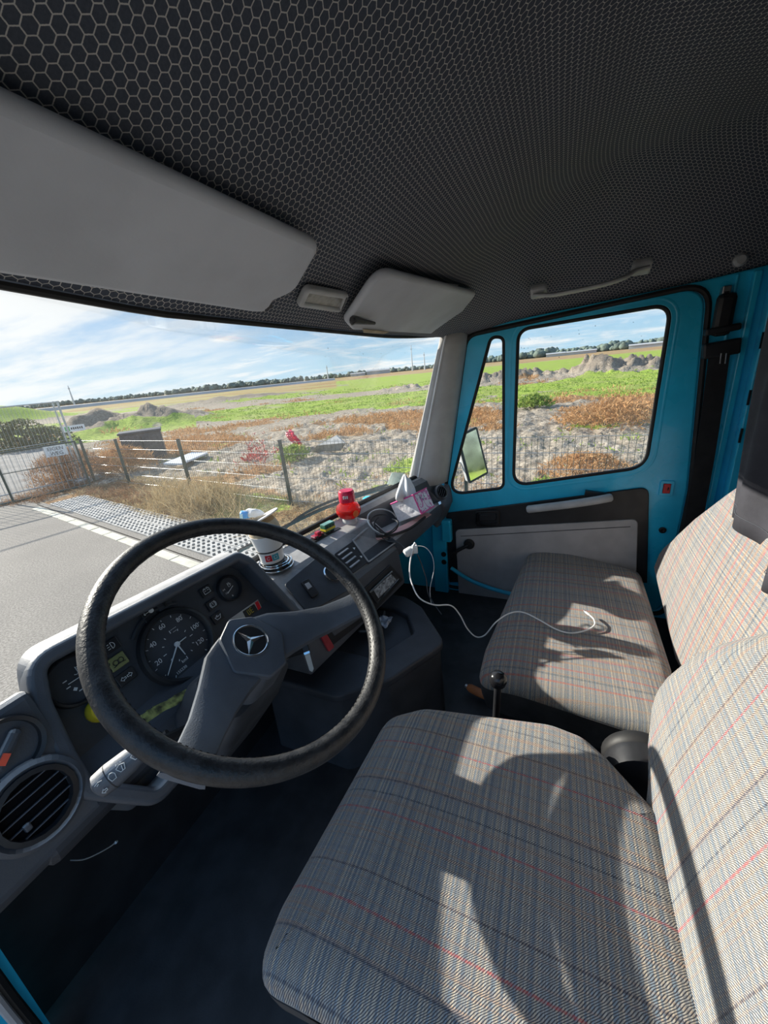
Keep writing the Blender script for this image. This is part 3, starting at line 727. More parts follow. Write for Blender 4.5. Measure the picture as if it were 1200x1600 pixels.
o, c = lampq('headlamp_lamp', (173, 1009), .026, .022, BLACK); strokes('headlamp_symbol', c, .007, [[(-.2, .8), (-.2, -.8)], circ(.8, 10, -pi/2, pi/2, -.2), [(-.6, .6), (-1.2, .6)], [(-.6, 0), (-1.2, 0)], [(-.6, -.6), (-1.2, -.6)]], o, w_=.0006, M0=loc(c, .0052))
o, c = lampq('glow_plug_lamp', (183, 1034), .030, .024, GLOWLAMP, 'lit olive glow plug lamp'); strokes('coil_symbol', c, .007, [[(-1.5, -.8), (-.7, -.7)]+circ(.62, 14, -pi/2, 1.4*pi, -.65)+[(0, -.6)]+circ(.62, 14, -pi/2, 1.4*pi, .65)+[(1.5, -.8)]], o, BLACK, .0007, loc(c, .0052))
o, c = lampq('indicator_lamp', (196, 1058), .032, .022, BLACK)
arr = [(-.2, .25), (-.9, .25), (-.9, .6), (-1.6, 0), (-.9, -.6), (-.9, -.25), (-.2, -.25), (-.2, .25)]
strokes('arrow_symbol', c, .0065, [arr, [(-x, y) for x, y in arr]], o, w_=.0006, M0=loc(c, .0052))
o, c = lampq('main_beam_lamp', (232, 962), .026, .030, BLACK)
b = MB(); cc = ip(234, 955); b.lathe([(.0052, 0), (.0045, .007), (0, .0075)], loc(cc), 16); b.build('white_pilot', WHITEP, o)
strokes('wiper_symbol', ip(228, 961), .005, [[(-1, 0), (1, .2)], [(-.6, .6), (-1, 0), (-.5, -.4)]], o, w_=.0006, M0=loc(ip(227, 960), .0052))
# raised tab and surround over the speedometer
b = MB(); arc = [sc_+V((cos(a), sin(a)))*SR*1.34 for a in [radians(t) for t in range(60, 136, 5)]]
b.tube([PM @ V((p.x, p.y, .001)) for p in arc], .004, 6); b.build('dial_surround', PANEL, dash)
o, c = lampq('dimmer_tab', (255, 944), .030, .020, PANEL)
b = MB(); b.box(tuple(PM @ V((c.x, c.y, .005))), (.004, .014, .006), PM.to_3x3()); b.build('dimmer_wheel', BLACK, o)
# silver dealer sticker
q4 = [ip(356, 969), ip(402, 937), ip(412, 958), ip(363, 981)]
b = MB(); b.prism([PM @ V((p.x, p.y, .001)) for p in q4], PN*.0016); sk = lab(b.build('maintenance_sticker', GALV, dash), 'silver and dark service sticker')
def quad(nm, par, px4, mat, h0, h1):
    qq = [ip(*p) for p in px4]; b = MB(); b.prism([PM @ V((p.x, p.y, h0)) for p in qq], PN*(h1-h0)); return b.build(nm, mat, par)
quad('dark_field', sk, ((378, 956), (396, 944), (403, 956), (384, 968)), BLACK, .0026, .0032)
quad('red_field', sk, ((397, 942), (402, 939), (409, 955), (404, 957)), REDP, .0026, .0032)
strokes('sticker_print', ip(390, 955), .006, [[(-1.4, -1), (-1.4, 1), (-.5, 1), (-.5, -1), (-1.4, -1)], [(.2, 1), (1.2, 1)], [(.2, 0), (1.2, 0)], [(.2, -1), (1.2, -1)], [(.2, 1), (.2, -1)]], sk, YELLOW, .0006)
b = MB(); b.lathe([(.020, 0), (.021, .012), (.017, .020), (0, .021)], loc(ip(154, 1108)), 24); lab(autosmooth(b.build('pull_knob', YELLOW, dash)), 'round yellow pull knob')

# left end of the dashboard with vents
b = MB()
prof = [(.668, 1.572), (.60, 1.372), (.618, 1.345), (.86, 1.31), (.86, 1.44), (.70, 1.552), (.685, 1.572)]
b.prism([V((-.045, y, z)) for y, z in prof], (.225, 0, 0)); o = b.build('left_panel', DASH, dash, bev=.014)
prof = [(.612, 1.40), (.598, 1.366), (.612, 1.338), (.87, 1.30), (.87, 1.45), (.70, 1.45)]
b = MB(); b.prism([V((.10, y, z)) for y, z in prof], (.60, 0, 0)); b.build('knee_panel', CONS, dash, bev=.012)
LMt = frame((.10, .634, 1.472), (1, 0, 0), (0, .322, .947)); LN = LMt.to_3x3() @ V((0, 0, 1)); LIv = LMt.inverted()
def il(x, y): p = LIv @ onp(x, y, LMt.translation, LN); return p
def vent(nm, M_, R, n, par, lbl, tab=True):
    b = MB(); b.lathe([(R*1.22, -.002), (R*1.2, .006), (R*1.08, .010), (R, .006), (R*.9, .004), (R*.84, -.012), (R*.80, -.014)], M_, 40, False); o = lab(autosmooth(b.build(nm, DASH, par)), lbl)
    b = MB(); b.lathe([(R*.86, -.0022), (0, -.002)], M_, 32); b.build('duct_shade', VOID, o)  # flat black disc painted as the shade inside the vent
    b = MB(); b.lathe([(R*.98, .004), (R*.98, .010), (R*.84, .011), (R*.82, 0)], M_, 20, False); b.build('notched_ring', BLACK, o)
    for k in range(n):
        y = R*.75*(2*(k+.5)/n-1); hw = sqrt(max(0, (R*.84)**2-y*y))
        b = MB(); b.box((0, 0, 0), (2*hw, .0014, .0035)); 
        for i in range(len(b.v)): b.v[i] = M_ @ (b.v[i]+V((0, y, .0015)))
        b.build('slat', DASHP, o)
    if tab:
        b = MB(); b.box((0, 0, 0), (.008, .010, .008))
        for i in range(len(b.v)): b.v[i] = M_ @ (b.v[i]+V((-R*.4, -R*.35, .004)))
        b.build('slat_tab', DASH, o, bev=.002)
    return o
c = il(53, 1255); vent('left_air_vent', LMt @ Matrix.Translation((c.x, c.y, .004)) @ Matrix.Rotation(radians(2), 4, 'Z'), .047, 5, dash, 'round black air vent with slats at the near end')
c = il(8, 1172); M_ = LMt @ Matrix.Translation((c.x, c.y, .004))
b = MB(); b.lathe([(.043, -.002), (.041, .006), (.036, .004), (.034, -.008), (0, -.010)], M_, 36, False); ls = lab(autosmooth(b.build('light_switch', BLACK, dash)), 'rotary light switch with a red mark')
b = MB(); b.box((0, 0, 0), (.014, .050, .014))
Mk = M_ @ Matrix.Rotation(radians(-50), 4, 'Z')
for i in range(len(b.v)): b.v[i] = Mk @ (b.v[i]+V((0, 0, .001)))
b.build('knob', DASH, ls, bev=.005)
b = MB(); b.box((0, 0, 0), (.008, .014, .004))
for i in range(len(b.v)): b.v[i] = Mk @ (b.v[i]+V((.0, -.010, .0085)))
lab(b.build('red_mark', simple('orange_red_mark', (.8, .10, .05), .4), ls), 'orange red mark')

# centre cluster: shelf, sloping face, radio panel
xs = [.700, .85, 1.0, 1.13, 1.255]
def E1(x): return V((x, lerp(.768, .652, (x-.72)/.53), lerp(1.392, 1.412, (x-.72)/.53)))
def E2(x): return V((x, lerp(.640, .556, (x-.72)/.53), 1.318))
def E3(x): return V((x, lerp(.630, .540, (x-.72)/.53), 1.300))
def E4(x): return V((x, lerp(.605, .522, (x-.72)/.53), 1.145))
rings = []
for x in xs:
    rings.append([V((x, yb(x)-.012, zb(x)-.012)), E1(x)+V((0, .03, .004)), E1(x), E2(x)+V((0, .004, .004)), E2(x), E3(x), E4(x), E4(x)+V((0, .12, .0)), V((x, yb(x)-.012, 1.14))])
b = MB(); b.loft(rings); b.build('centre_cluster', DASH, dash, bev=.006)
def face(o0, x0, y0): 
    M_ = frame(o0, x0, y0); return M_, M_.inverted(), M_.to_3x3() @ V((0, 0, 1))
FM, FI, FN = face(E1(.99).lerp(E2(.99), .5), E2(1.2)-E2(.75), E1(.99)-E2(.99))
RM, RI, RN = face(E3(.99).lerp(E4(.99), .5), E3(1.2)-E3(.75), E3(.99)-E4(.99))
def fp(px, F=0):
    M_, I_, N_ = (FM, FI, FN) if F == 0 else (RM, RI, RN); p = I_ @ onp(px[0], px[1], M_.translation, N_); return V((p.x, p.y))
def inset(nm, px4, rad, mat, par, h0, h1, F=0, bev=.001, hole=0):
    M_ = FM if F == 0 else RM; lp = rpoly([tuple(fp(p, F)) for p in px4], rad, 4); lps = [lp] + ([grow(lp, -hole)] if hole else [])
    return plate(nm, lps, h1-h0, M_ @ Matrix.Translation((0, 0, (h0+h1)/2)), mat, par, bev)
# rocker panel and sockets
inset('switch_recess', ((445, 915), (500, 868), (552, 918), (480, 958)), .008, PANEL, dash, .0, .005, 0, .002)
o = inset('rocker_switch', ((470, 913), (480, 908), (496, 930), (486, 936)), .003, BLACK, dash, .004, .013, 0, .002)
inset('rocker_groove', ((474, 917), (480, 914), (485, 921), (479, 925)), .001, DASH, o, .012, .015, 0, .001)
c = fp((518, 898)); M_ = FM @ Matrix.Translation((c.x, c.y, .004))
b = MB(); b.lathe([(.030, 0), (.031, .006), (.027, .008), (.026, 0), (0, -.004)], M_, 36, False); lab(autosmooth(b.build('cigar_lighter', CHROME, dash)), 'bright ring of the lighter socket')
b = MB(); b.lathe([(.026, 0), (.024, .004), (0, .004)], M_, 30); b.build('socket_cap', RUBBER, dash)
# heater sliders
hq = ((522, 868), (549, 849), (575, 879), (550, 897))
hc = inset('heater_control', hq, .004, BLACK, dash, .003, .009, 0, .0015)
pq = [fp(p) for p in hq]
for k in range(4):
    f = (k+.6)/4.6
    p0 = pq[0].lerp(pq[3], f)*.78+pq[1].lerp(pq[2], f)*.22-(pq[1]-pq[0])*.18; p1 = p0+(pq[1]-pq[0])*.56
    b = MB(); b.tube([FM @ V((p0.x, p0.y, .010)), FM @ V((p1.x, p1.y, .010))], .0055, 8, flat=.6); b.build('slider', DASH, hc)
for px, s_ in (((552, 859), 1), ((563, 872), 1)):
    c = fp(px); b = MB(); r = .0055
    b.prism([FM @ V((c.x+x*r, c.y+y*r, .0092)) for x, y in ((-.8, -.9), (1.0, .0), (-.8, .9))], FN*.0006); b.build('arrow_mark', MARK, hc)
# cubby
cq = ((551, 848), (582, 821), (615, 850), (574, 879))
cb = inset('cubby_rim', ((549, 847), (582, 818), (618, 850), (574, 882)), .006, DASH, dash, .0, .012, 0, .002, .005)
inset('cubby_floor', cq, .004, PANEL, cb, .001, .003, 0, 0)
# radio, slot, red switch
inset('radio_bezel', ((566, 922), (608, 883), (628, 905), (586, 952)), .006, BLACK, dash, -.001, .006, 1, .002)
ra = inset('radio', ((574, 925), (608, 893), (620, 905), (585, 942)), .003, BLACK, dash, .004, .012, 1, .002)
lab(ra, 'car radio with a pale display')
inset('display', ((579, 921), (607, 897), (615, 906), (587, 934)), .002, LCD, ra, .0121, .0132, 1, .0003)
inset('chrome_edge', ((573, 924), (608, 891.5), (609.5, 893), (574.5, 926)), .0005, CHROME, ra, .0121, .0135, 1, .0003)
inset('chrome_edge', ((584, 941), (619, 904), (620.5, 905.5), (585.5, 943)), .0005, CHROME, ra, .0121, .0135, 1, .0003)
for t in (.25, .5, .75):
    c = fp((579, 921), 1).lerp(fp((607, 897), 1), t).lerp(fp((587, 934), 1).lerp(fp((615, 906), 1), t), .2)
    b = MB(); b.box(tuple(RM @ V((c.x, c.y, .0135))), (.006, .003, .001), RM.to_3x3()); b.build('radio_button', BLACK, ra)
for p in ((596, 924), (604, 917), (590, 927)):
    c = fp(p, 1); b = MB(); b.box(tuple(RM @ V((c.x, c.y, .0135))), (.007, .004, .0012), RM.to_3x3()); b.build('radio_button', GALV, ra)
inset('ashtray', ((507, 983), (562, 950), (573, 963), (517, 1007)), .004, BLACK, dash, .0, .008, 1, .002)
inset('ashtray_lip', ((515, 986), (561, 957), (565, 961), (519, 992)), .001, DASH, dash, .007, .011, 1, .001)
inset('hazard_switch', ((498, 992), (505, 988), (518, 1010), (511, 1016)), .002, simple('dull_red_switch', (.35, .04, .05), .4), dash, .002, .011, 1, .002)
lab(dash.children[-1], 'dull red hazard switch')

# passenger tray with raised end pod and vent
def L1(x): return V((x, lerp(.540, .468, (x-1.24)/.54), 1.300))
b = MB(); xs2 = [1.245, 1.33, 1.42, 1.52, 1.62, 1.70, 1.765]; rings = []
for x in xs2:
    a = L1(x); rings.append([a+V((0, .012, -.045)), a+V((0, -.002, -.006)), a+V((0, .004, .034)), a+V((0, .016, .043)), a+V((0, .032, .036)), a+V((0, .040, .030)), V((x, yb(x)-.075, 1.333)), V((x, yb(x)-.050, zb(x)-.02)), V((x, yb(x)-.03, zb(x)-.004)), V((x, yb(x)+.01, zb(x)-.004)), V((x, yb(x)+.01, 1.25))])
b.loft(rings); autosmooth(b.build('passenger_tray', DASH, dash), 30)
b = MB(); b.box((.70, .69, 1.40), (.02, .13, .05)); 
pod = [V((1.655, .60, 1.455)), V((1.78, .53, 1.452)), V((1.785, .455, 1.40)), V((1.775, .445, 1.318)), V((1.69, .462, 1.318)), V((1.665, .52, 1.40))]
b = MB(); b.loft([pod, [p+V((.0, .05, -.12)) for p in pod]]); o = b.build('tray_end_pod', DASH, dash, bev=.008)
pn = (pod[2]-pod[4]).cross(pod[5]-pod[4]).normalized()
if pn.dot(CAM-pod[2]) < 0: pn = -pn
VMx = frame(onp(689, 769, pod[2]+pn*.006, pn), (pod[2]-pod[4]), pn.cross(pod[2]-pod[4])); 
vent('right_air_vent', VMx, .030, 4, dash, 'small round air vent at the far end of the tray', False)
q = [onp(x, y, pod[2]+pn*.004, pn) for x, y in ((684, 785), (688, 783), (689, 787), (686, 789))]
b = MB(); b.prism(q, pn*.002); b.build('bright_clip', CHROME, dash)
b = MB(); b.box((1.50, .47, 1.262), (.5, .05, .05)); 
# engine cover console with storage bin
CZ1 = 1.10
cp = rpoly([(1.0, .302), (1.17, .435), (1.22, .52), (1.22, .80), (.70, .80), (.70, .53), (.80, .415)], [.05, .05, .03, .02, .02, .05, .05], 6)
cin = rpoly([(1.02, .40), (1.12, .46), (1.15, .53), (1.15, .72), (.86, .72), (.86, .49)], .03, 6)
b = MB(); n_ = len(cp)
plate('console_rim', [cp, cin], .03, Matrix.Translation((0, 0, CZ1-.015)), CONS, dash, .008, 3)
b.loft([[V((p.x, p.y, CZ1-.02)) for p in cp], [V((lerp(p.x, .95, -.02), lerp(p.y, .6, -.02), .80)) for p in cp]]); autosmooth(b.build('engine_cover', CONS, dash), 40)
b = MB(); b.loft([[V((p.x, p.y, CZ1-.002)) for p in cin], [V((lerp(p.x, 1, .1), lerp(p.y, .57, .1), CZ1-.018)) for p in cin]], cap=False); b.build('bin_wall', BLACK, dash)

# ================================================================== STEERING
WC = V((.39, .425, 1.592)); WN = V((0, -.585, .811)); WV = V((0, .811, .585))
WM = frame(WC, (1, 0, 0), WV)
sw = thing('steering_wheel', 'large black two-spoke steering wheel with worn leather rim', 'steering wheel', WC)
RR = .2165
b = MB(); N = 96; K = 14
def rim(u, v):
    a = 2*pi*u; c = 2*pi*v; r = .0158*(1+.012*sin(a*60)*(.5+.5*cos(c)))
    return WM @ V(((RR-r*cos(c)*.95)*cos(a), (RR-r*cos(c)*.95)*sin(a), r*sin(c)))
b.grid(rim, 180, 16); o = b.build('rim', LEATHER, sw, smooth=True)
bm = bmesh.new(); bm.from_mesh(o.data); bmesh.ops.remove_doubles(bm, verts=bm.verts, dist=1e-5); bm.to_mesh(o.data); bm.free()
# seam stitches round the inner edge of the rim
b = MB()
for k in range(150):
    a = 2*pi*k/150; b.box((0, 0, 0), (.0008, .0034, .0008))
    Mk = WM @ Matrix.Rotation(a, 4, 'Z') @ Matrix.Translation((RR-.0150, 0, .004))
    for i in range(8): b.v[-8+i] = Mk @ b.v[-8+i]
stuff(b.build('rim_stitching', RUBBER, sw))
ROT = radians(-5)
def wpt(u, v, w_): return WM @ V((u*cos(ROT)-v*sin(ROT), u*sin(ROT)+v*cos(ROT), w_))
HW = -.062
def spoke(sg):
    # stations from hub to rim: (distance, centre v, half width, height)
    st = [(.0, -.012, .052, HW), (.03, -.014, .050, HW), (.06, -.022, .046, HW+.002), (.10, -.044, .034, HW+.010), (.14, -.066, .027, -.038), (.175, -.083, .025, -.018), (.197, -.093, .026, -.006), (.208, -.098, .028, -.002)]
    rings = []
    for i, (u, vc, hw, h) in enumerate(st):
        a = atan2(-.095, .2)*(u/.2); th = .030 if u < .16 else .016
        t = V((cos(a), sin(a))); nn = V((-t.y, t.x))
        def P(s_, dz): return wpt(sg*(u+nn.x*hw*s_), vc+nn.y*hw*s_, h+dz)
        rings.append([P(1, -.012), P(.93, -.002), P(.8, 0), P(0, .001), P(-.8, 0), P(-.93, -.002), P(-1, -.012), P(-.8, -th), P(.8, -th)])
    return rings
for sg in (1, -1):
    b = MB(); b.loft(spoke(sg)); autosmooth(b.build('spoke', DASHP, sw), 38)
hubo = rpoly([(-.030, .036), (.030, .036), (.048, -.026), (.02, -.066), (-.02, -.066), (-.048, -.026)], .014, 5)
b = MB(); b.loft([[wpt(p.x, p.y, HW-.006) for p in grow(hubo, .002)], [wpt(p.x*1.35, p.y*1.1, HW-.03) for p in hubo], [wpt(p.x*1.5, p.y*1.1, HW-.075) for p in hubo]]); autosmooth(b.build('hub', DASHP, sw), 40)
pado = rpoly([(0, .050), (.036, .030), (.056, -.028), (.018, -.074), (-.018, -.074), (-.056, -.028), (-.036, .030)], [.012, .01, .01, .012, .012, .01, .01], 5)
b = MB(); b.loft([[wpt(p.x, p.y, HW-.004) for p in pado], [wpt(p.x, p.y, HW+.004) for p in pado], [wpt(p.x*.96, p.y*.96, HW+.006) for p in pado]]); pad = autosmooth(b.build('horn_pad', DASHP, sw), 30)
def emb(p, h=0): return wpt(p[0], p[1]-.004, HW+.0062+h)
b = MB(); b.tube([emb((.0285*cos(2*pi*k/48), .0285*sin(2*pi*k/48)), .0016) for k in range(48)], .0017, 8, closed=True); autosmooth(b.build('emblem_ring', CHROME, pad))
b = MB(); b.loft([[emb((.027*cos(2*pi*k/32), .027*sin(2*pi*k/32)), -.001) for k in range(32)], [emb((.027*cos(2*pi*k/32), .027*sin(2*pi*k/32)), .0007) for k in range(32)]]); b.build('emblem_disc', BLACK, pad)
b = MB()
for k in range(3):
    a = radians(90+12+120*k); r0 = .0062; tip = emb((.0275*cos(a), .0275*sin(a)), .0012); l = emb((r0*cos(a+radians(60)), r0*sin(a+radians(60))), .0010); r = emb((r0*cos(a-radians(60)), r0*sin(a-radians(60))), .0010); c0 = emb((0, 0), .0042); cb_ = emb((0, 0), .0005)
    b.add([tip, l, c0, r, cb_], [(0, 1, 2), (0, 2, 3), (0, 4, 1), (0, 3, 4)])
lab(b.build('emblem_star', CHROME, pad), 'chrome three-pointed star')
# column and stalk
sc = thing('steering_column', 'black steering column shroud below the steering wheel', 'steering column', WC+WN*-.3)
def cring(d, hw, hh, vo=-.02): return [WC+WN*d+V((1, 0, 0))*x+WV*y for x, y in rpoly([(-hw, vo+hh), (hw, vo+hh), (hw, vo-hh), (-hw, vo-hh)], .02, 4)]
b = MB(); b.loft([cring(-.14, .072, .048), cring(-.155, .082, .055), cring(-.24, .085, .06, -.025), cring(-.36, .07, .055, -.03)]); autosmooth(b.build('shroud', PANEL, sc), 40)
b = MB(); b.lathe([(.03, -.15), (.03, -.11), (.026, -.10)], WM, 20); b.build('shaft', BLACK, sc)
a0 = CAM+ray(148, 1234)*.475; a1 = CAM+ray(218, 1175)*.497; a2 = V((.32, .55, 1.40))
b = MB(); pp = [a0, a0.lerp(a1, .08), a0.lerp(a1, .35), a0.lerp(a1, .75), a1]; b.tube(pp, [.008, .0155, .0168, .0152, .013], 16, flat=.75, up=-FW); st_ = autosmooth(b.build('stalk', DASH, sc), 50)
b = MB(); b.tube([a1, a1.lerp(a2, .5), a2], .007, 8); b.build('stalk_arm', BLACK, st_)
b = MB(); b.tube([CAM+ray(243, 1160)*.57, CAM+ray(262, 1145)*.575], .006, 8); b.build('switch_lug', BLACK, sc)
# icons on the stalk
sx = (a1-a0).normalized(); sn = -FW-sx*(-FW).dot(sx); sn.normalize(); sy = sn.cross(sx)
def sicon(nm, t, lines, sz, off=0): 
    M_ = frame(a0.lerp(a1, t)+sn*.0124+sy*off, sx, sy); return strokes(nm, None, sz, lines, st_, w_=.0005, M0=M_)
wl = [[(-1, .6), (-.5, -.6), (.5, -.6), (1, .6)], [(-1, .6), (0, 1.0), (1, .6)], [(0, -.6), (.3, .5)]]
sicon('wiper_icon', .98, wl, .0052); sicon('washer_icon', .66, wl+[[(-.6, 1.2), (-.4, 1.5)], [(0, 1.3), (0, 1.6)], [(.6, 1.2), (.4, 1.5)]], .0052)
sicon('lamp_icon', .45, [circ(.7, 10, 0, pi), [(-.7, 0), (-.5, -.9), (.5, -.9), (.7, 0)]], .0055)
sicon('horn_icon', .20, [[(-1, 0), (0, .3), (1, 0)], [(-.6, -.4), (0, -.2)]], .0045, .004)
sicon('arrow_icon', .28, [arr], .0045, -.008)
b = MB(); Mk = frame(a0.lerp(a1, .36), sy, sn); b.lathe([(.0, -.0006), (.0170, -.0006), (.0170, .0006), (0, .0006)], Mk, 16); 
for i in range(len(b.v)):
    d = b.v[i]-a0.lerp(a1, .36); b.v[i] = b.v[i]-sn*(d.dot(sn)*.25)
b.build('stalk_ring', BLACK, st_)
# ignition lock and key
k0 = ay(477, 1012, .50); k1 = ay(488, 1050, .475)
b = MB(); b.tube([k0+V((-.02, .08, -.03)), k0+V((0, .004, 0))], .013, 12); b.build('ignition_lock', BLACK, sc)
ky = thing('ignition_key', 'flat steel key in the ignition lock beside the steering column', 'key', k0)
kd = (k1-k0); kn = (CAM-k0).normalized(); ks = kd.cross(kn).normalized()
b = MB(); b.prism([k0+kd*.12+ks*.006, k0+kd*.9+ks*.005, k0+kd*1.0, k0+kd*.9-ks*.005, k0+kd*.12-ks*.006], kn*.002); b.build('blade', simple('worn_key_steel', (.42, .41, .38), .5, .6), ky)
b = MB(); b.prism([k0-kd*.14+ks*.008, k0+kd*.18+ks*.008, k0+kd*.18-ks*.008, k0-kd*.14-ks*.008], kn*.005); b.build('bow', BLACK, ky, bev=.002)
b = MB(); b.prism([k0+kd*.16+ks*.0065, k0+kd*.26+ks*.0065, k0+kd*.26-ks*.0065, k0+kd*.16-ks*.0065], kn*.004); b.build('collar', CHROME, ky)
# ribbon on top of the column
rp = [onp(x, y, WC+WN*-.2+WV*.05, (0, -.6, .8)) for x, y in ((222, 1128), (238, 1117), (252, 1108), (268, 1101), (280, 1092), (296, 1084))]
rb = MB(); rb.loft([[p+V((0, .010+.004*sin(i*2), .004)), p+V((0, .003, .010)), p+V((0, -.012, .002)), p+V((0, 0, -.004))] for i, p in enumerate(spline(rp, 4))])
tag(autosmooth(rb.build('crumpled_ribbon', simple('yellow_green_ribbon', (.17, .18, .05), .4, var=.95, vscale=70)), 30), 'crumpled yellow green ribbon lying on the steering column behind the wheel', 'ribbon')
# thin loose wire under the near end of the dashboard
wpth = [CAM+ray(x, y)*.78 for x, y in ((110, 1344), (130, 1343), (150, 1335), (170, 1324), (181, 1316))]
b = MB(); b.tube(spline(wpth, 5), .0012, 6); b.lathe([(0, -.004), (.004, 0), (0, .004)], Matrix.Translation(wpth[-1]), 8)
tag(b.build('loose_wire', GALV), 'thin grey loose wire hanging under the near end of the dashboard', 'wire')
# ================================================================== SEATS
def pillow(lp, fmap, prof, crown, c=None, inner=(.85, .7, .5, .3, .12)):
    """upholstered shape: rings stepping in from an outline, then a crowned middle"""
    lp = [V(p) for p in lp]; c = c or sum(lp, V((0, 0)))/len(lp); b = MB(); rings = []; uvs = []
    for d, h in prof:
        r = grow(lp, -d) if abs(d) > 1e-6 else lp
        rings.append((r, h))
    last, h0 = rings[-1]
    for s_ in inner:
        rings.append(([c+(p-c)*s_ for p in last], h0+crown*(1-s_**2)))
    n = len(lp); vs = []; uv = []
    for r, h in rings:
        for p in r: vs.append(fmap(p, h)); uv.append((p[0], p[1]))
    vs.append(fmap(c, h0+crown)); uv.append((c[0], c[1])); fs = []
    for i in range(len(rings)-1):
        for k in range(n): fs.append((i*n+k, i*n+(k+1) % n, (i+1)*n+(k+1) % n, (i+1)*n+k))
    m_ = (len(rings)-1)*n
    for k in range(n): fs.append((m_+k, m_+(k+1) % n, len(vs)-1))
    b.add(vs, fs, uv); return b
def dens(lp, step=.02):
    out = []
    for i in range(len(lp)):
        a = V(lp[i]); b_ = V(lp[(i+1) % len(lp)]); n = max(1, int((b_-a).length/step))
        for k in range(n): out.append(a.lerp(b_, k/n))
    return out
def seat(name, label, co, zc, bo, y0, lean, fab, K, base_z=.80):
    def sc_k(p): return CAM+(V(p)-CAM)*K
    cx = sum(p[0] for p in co)/len(co); cy = sum(p[1] for p in co)/len(co)
    t = thing(name, label, 'seat', (cx*K, cy*K, base_z))
    ylo = min(p[1] for p in co); yhi = max(p[1] for p in co)
    def cm(p, h):
        f = sm(yhi-.14, yhi+.01, p[1]); return sc_k((p[0], p[1], zc+h-.020*f))
    cl = dens(co)
    o = pillow(cl, cm, [(.010, -.075), (.002, -.06), (0, -.045), (.004, -.028), (.012, -.016), (.026, -.006), (.045, 0)], .012).build('cushion', fab, t); autosmooth(o, 60)
    sk = grow(cl, -.006); b = MB(); b.loft([[cm(p, -.055) for p in cl], [cm(p, -.10) for p in sk], [sc_k((p.x, p.y, zc-.17)) for p in grow(cl, -.02)]]); autosmooth(b.build('side_panel', DARKGREY, t), 40)
    b = MB(); b.loft([[sc_k((p.x, p.y, zc-.165)) for p in grow(cl, -.06)], [V((p.x*K, p.y*K, base_z)) for p in grow(cl, -.05)]]); b.build('seat_base', BLACK, t)
    # backrest
    nrm = V((0, 1, lean)).normalized()
    def bmap(p, h):
        x, z = p; y = y0-lean*(z-1.25); return sc_k(V((x, y, z))+nrm*h)
    bl = dens(bo)
    o = pillow(bl, bmap, [(.012, -.10), (.003, -.085), (0, -.065), (.003, -.045), (.012, -.026), (.028, -.010), (.05, 0)], .010).build('backrest', fab, t); autosmooth(o, 60)
    b = MB(); b.loft([[bmap(p, -.07) for p in grow(bl, -.004)], [bmap(p, -.12) for p in grow(bl, -.015)], [bmap(p, -.135) for p in grow(bl, -.05)]]); autosmooth(b.build('back_shell', DARKGREY, t), 40)
    return t
def dz(x, y): p = az(x, y, 1.238); return (p.x, p.y)
dco = rpoly([(.150, .335), (.225, .345), (.585, .320), (.625, .24), dz(860, 1124), dz(915, 1145), dz(955, 1180), dz(1000, 1228), (.535, -.20), (.165, -.225)], [.06, .08, .06, .10, .10, .06, .06, .05, .03, .06], 6)
def dbk(x, y, h=-.045): n = V((0, 1, .25)).normalized(); p = onp(x, y, V((0, -.185, 1.25))+n*h, n); return (p.x, p.z)
rgt = [dbk(1040, 1238), dbk(1038, 1180), dbk(1044, 1110), dbk(1056, 1070), dbk(1076, 1044), dbk(1118, 1010), dbk(1160, 992), dbk(1206, 980)]
dbo = [(.50, 1.10)]+rgt+[(.50, max(1.70, rgt[-1][1]+.06))]; dbo = rpoly(dbo+[(.78-x, z) for x, z in reversed(dbo)], .05, 4)
ds = seat('driver_seat', 'near driver seat in striped tweed with red lines, behind the steering wheel', dco, 1.252, dbo, -.185, .25, FAB1, .91)
b = MB(); Mk = frame(CAM+(V((.665, -.19, 1.175))-CAM)*.91, (0, 1, 0), (0, 0, 1)); b.lathe([(.055, -.035), (.058, -.01), (.058, .022), (.05, .032), (0, .034)], Mk, 32); o = autosmooth(b.build('recliner_cover', BLACK, ds), 40)
b = MB(); b.lathe([(.058, .0), (.061, .004), (.061, .02), (.058, .024)], Mk, 32, False); autosmooth(b.build('recliner_rim', RUBBER, o))
BZ = 1.05
def bz(x, y): p = az(x, y, BZ-.012); return (p.x, p.y)
bco = rpoly([bz(745, 1050), bz(757, 1002), bz(822, 863), bz(870, 858), bz(1003, 892), bz(1052, 1040), (.90, -.345)], [.06, .08, .05, .05, .05, .07, .05], 6)
def bbk(x, y, h=-.03): n = V((0, 1, .20)).normalized(); p = onp(x, y, V((0, -.40, BZ))+n*h, n); return (p.x, p.z)
bbo = rpoly([(.62, .98), (1.12, .98), bbk(1062, 1040), bbk(1040, 950), bbk(1026, 893), bbk(1042, 852), bbk(1098, 800), bbk(1150, 760), bbk(1196, 728), (1.0, 1.78), (.62, 1.6)], [.05, .06, .05, .12, .05, .08, .12, .12, .15, .10, .10], 6)
def y0at(z): return -.40-.20*(1.25-BZ)
bs = seat('passenger_bench', 'passenger bench seat in checked tweed beside the far door', bco, BZ, bbo, y0at(0), .20, FAB2, .96)

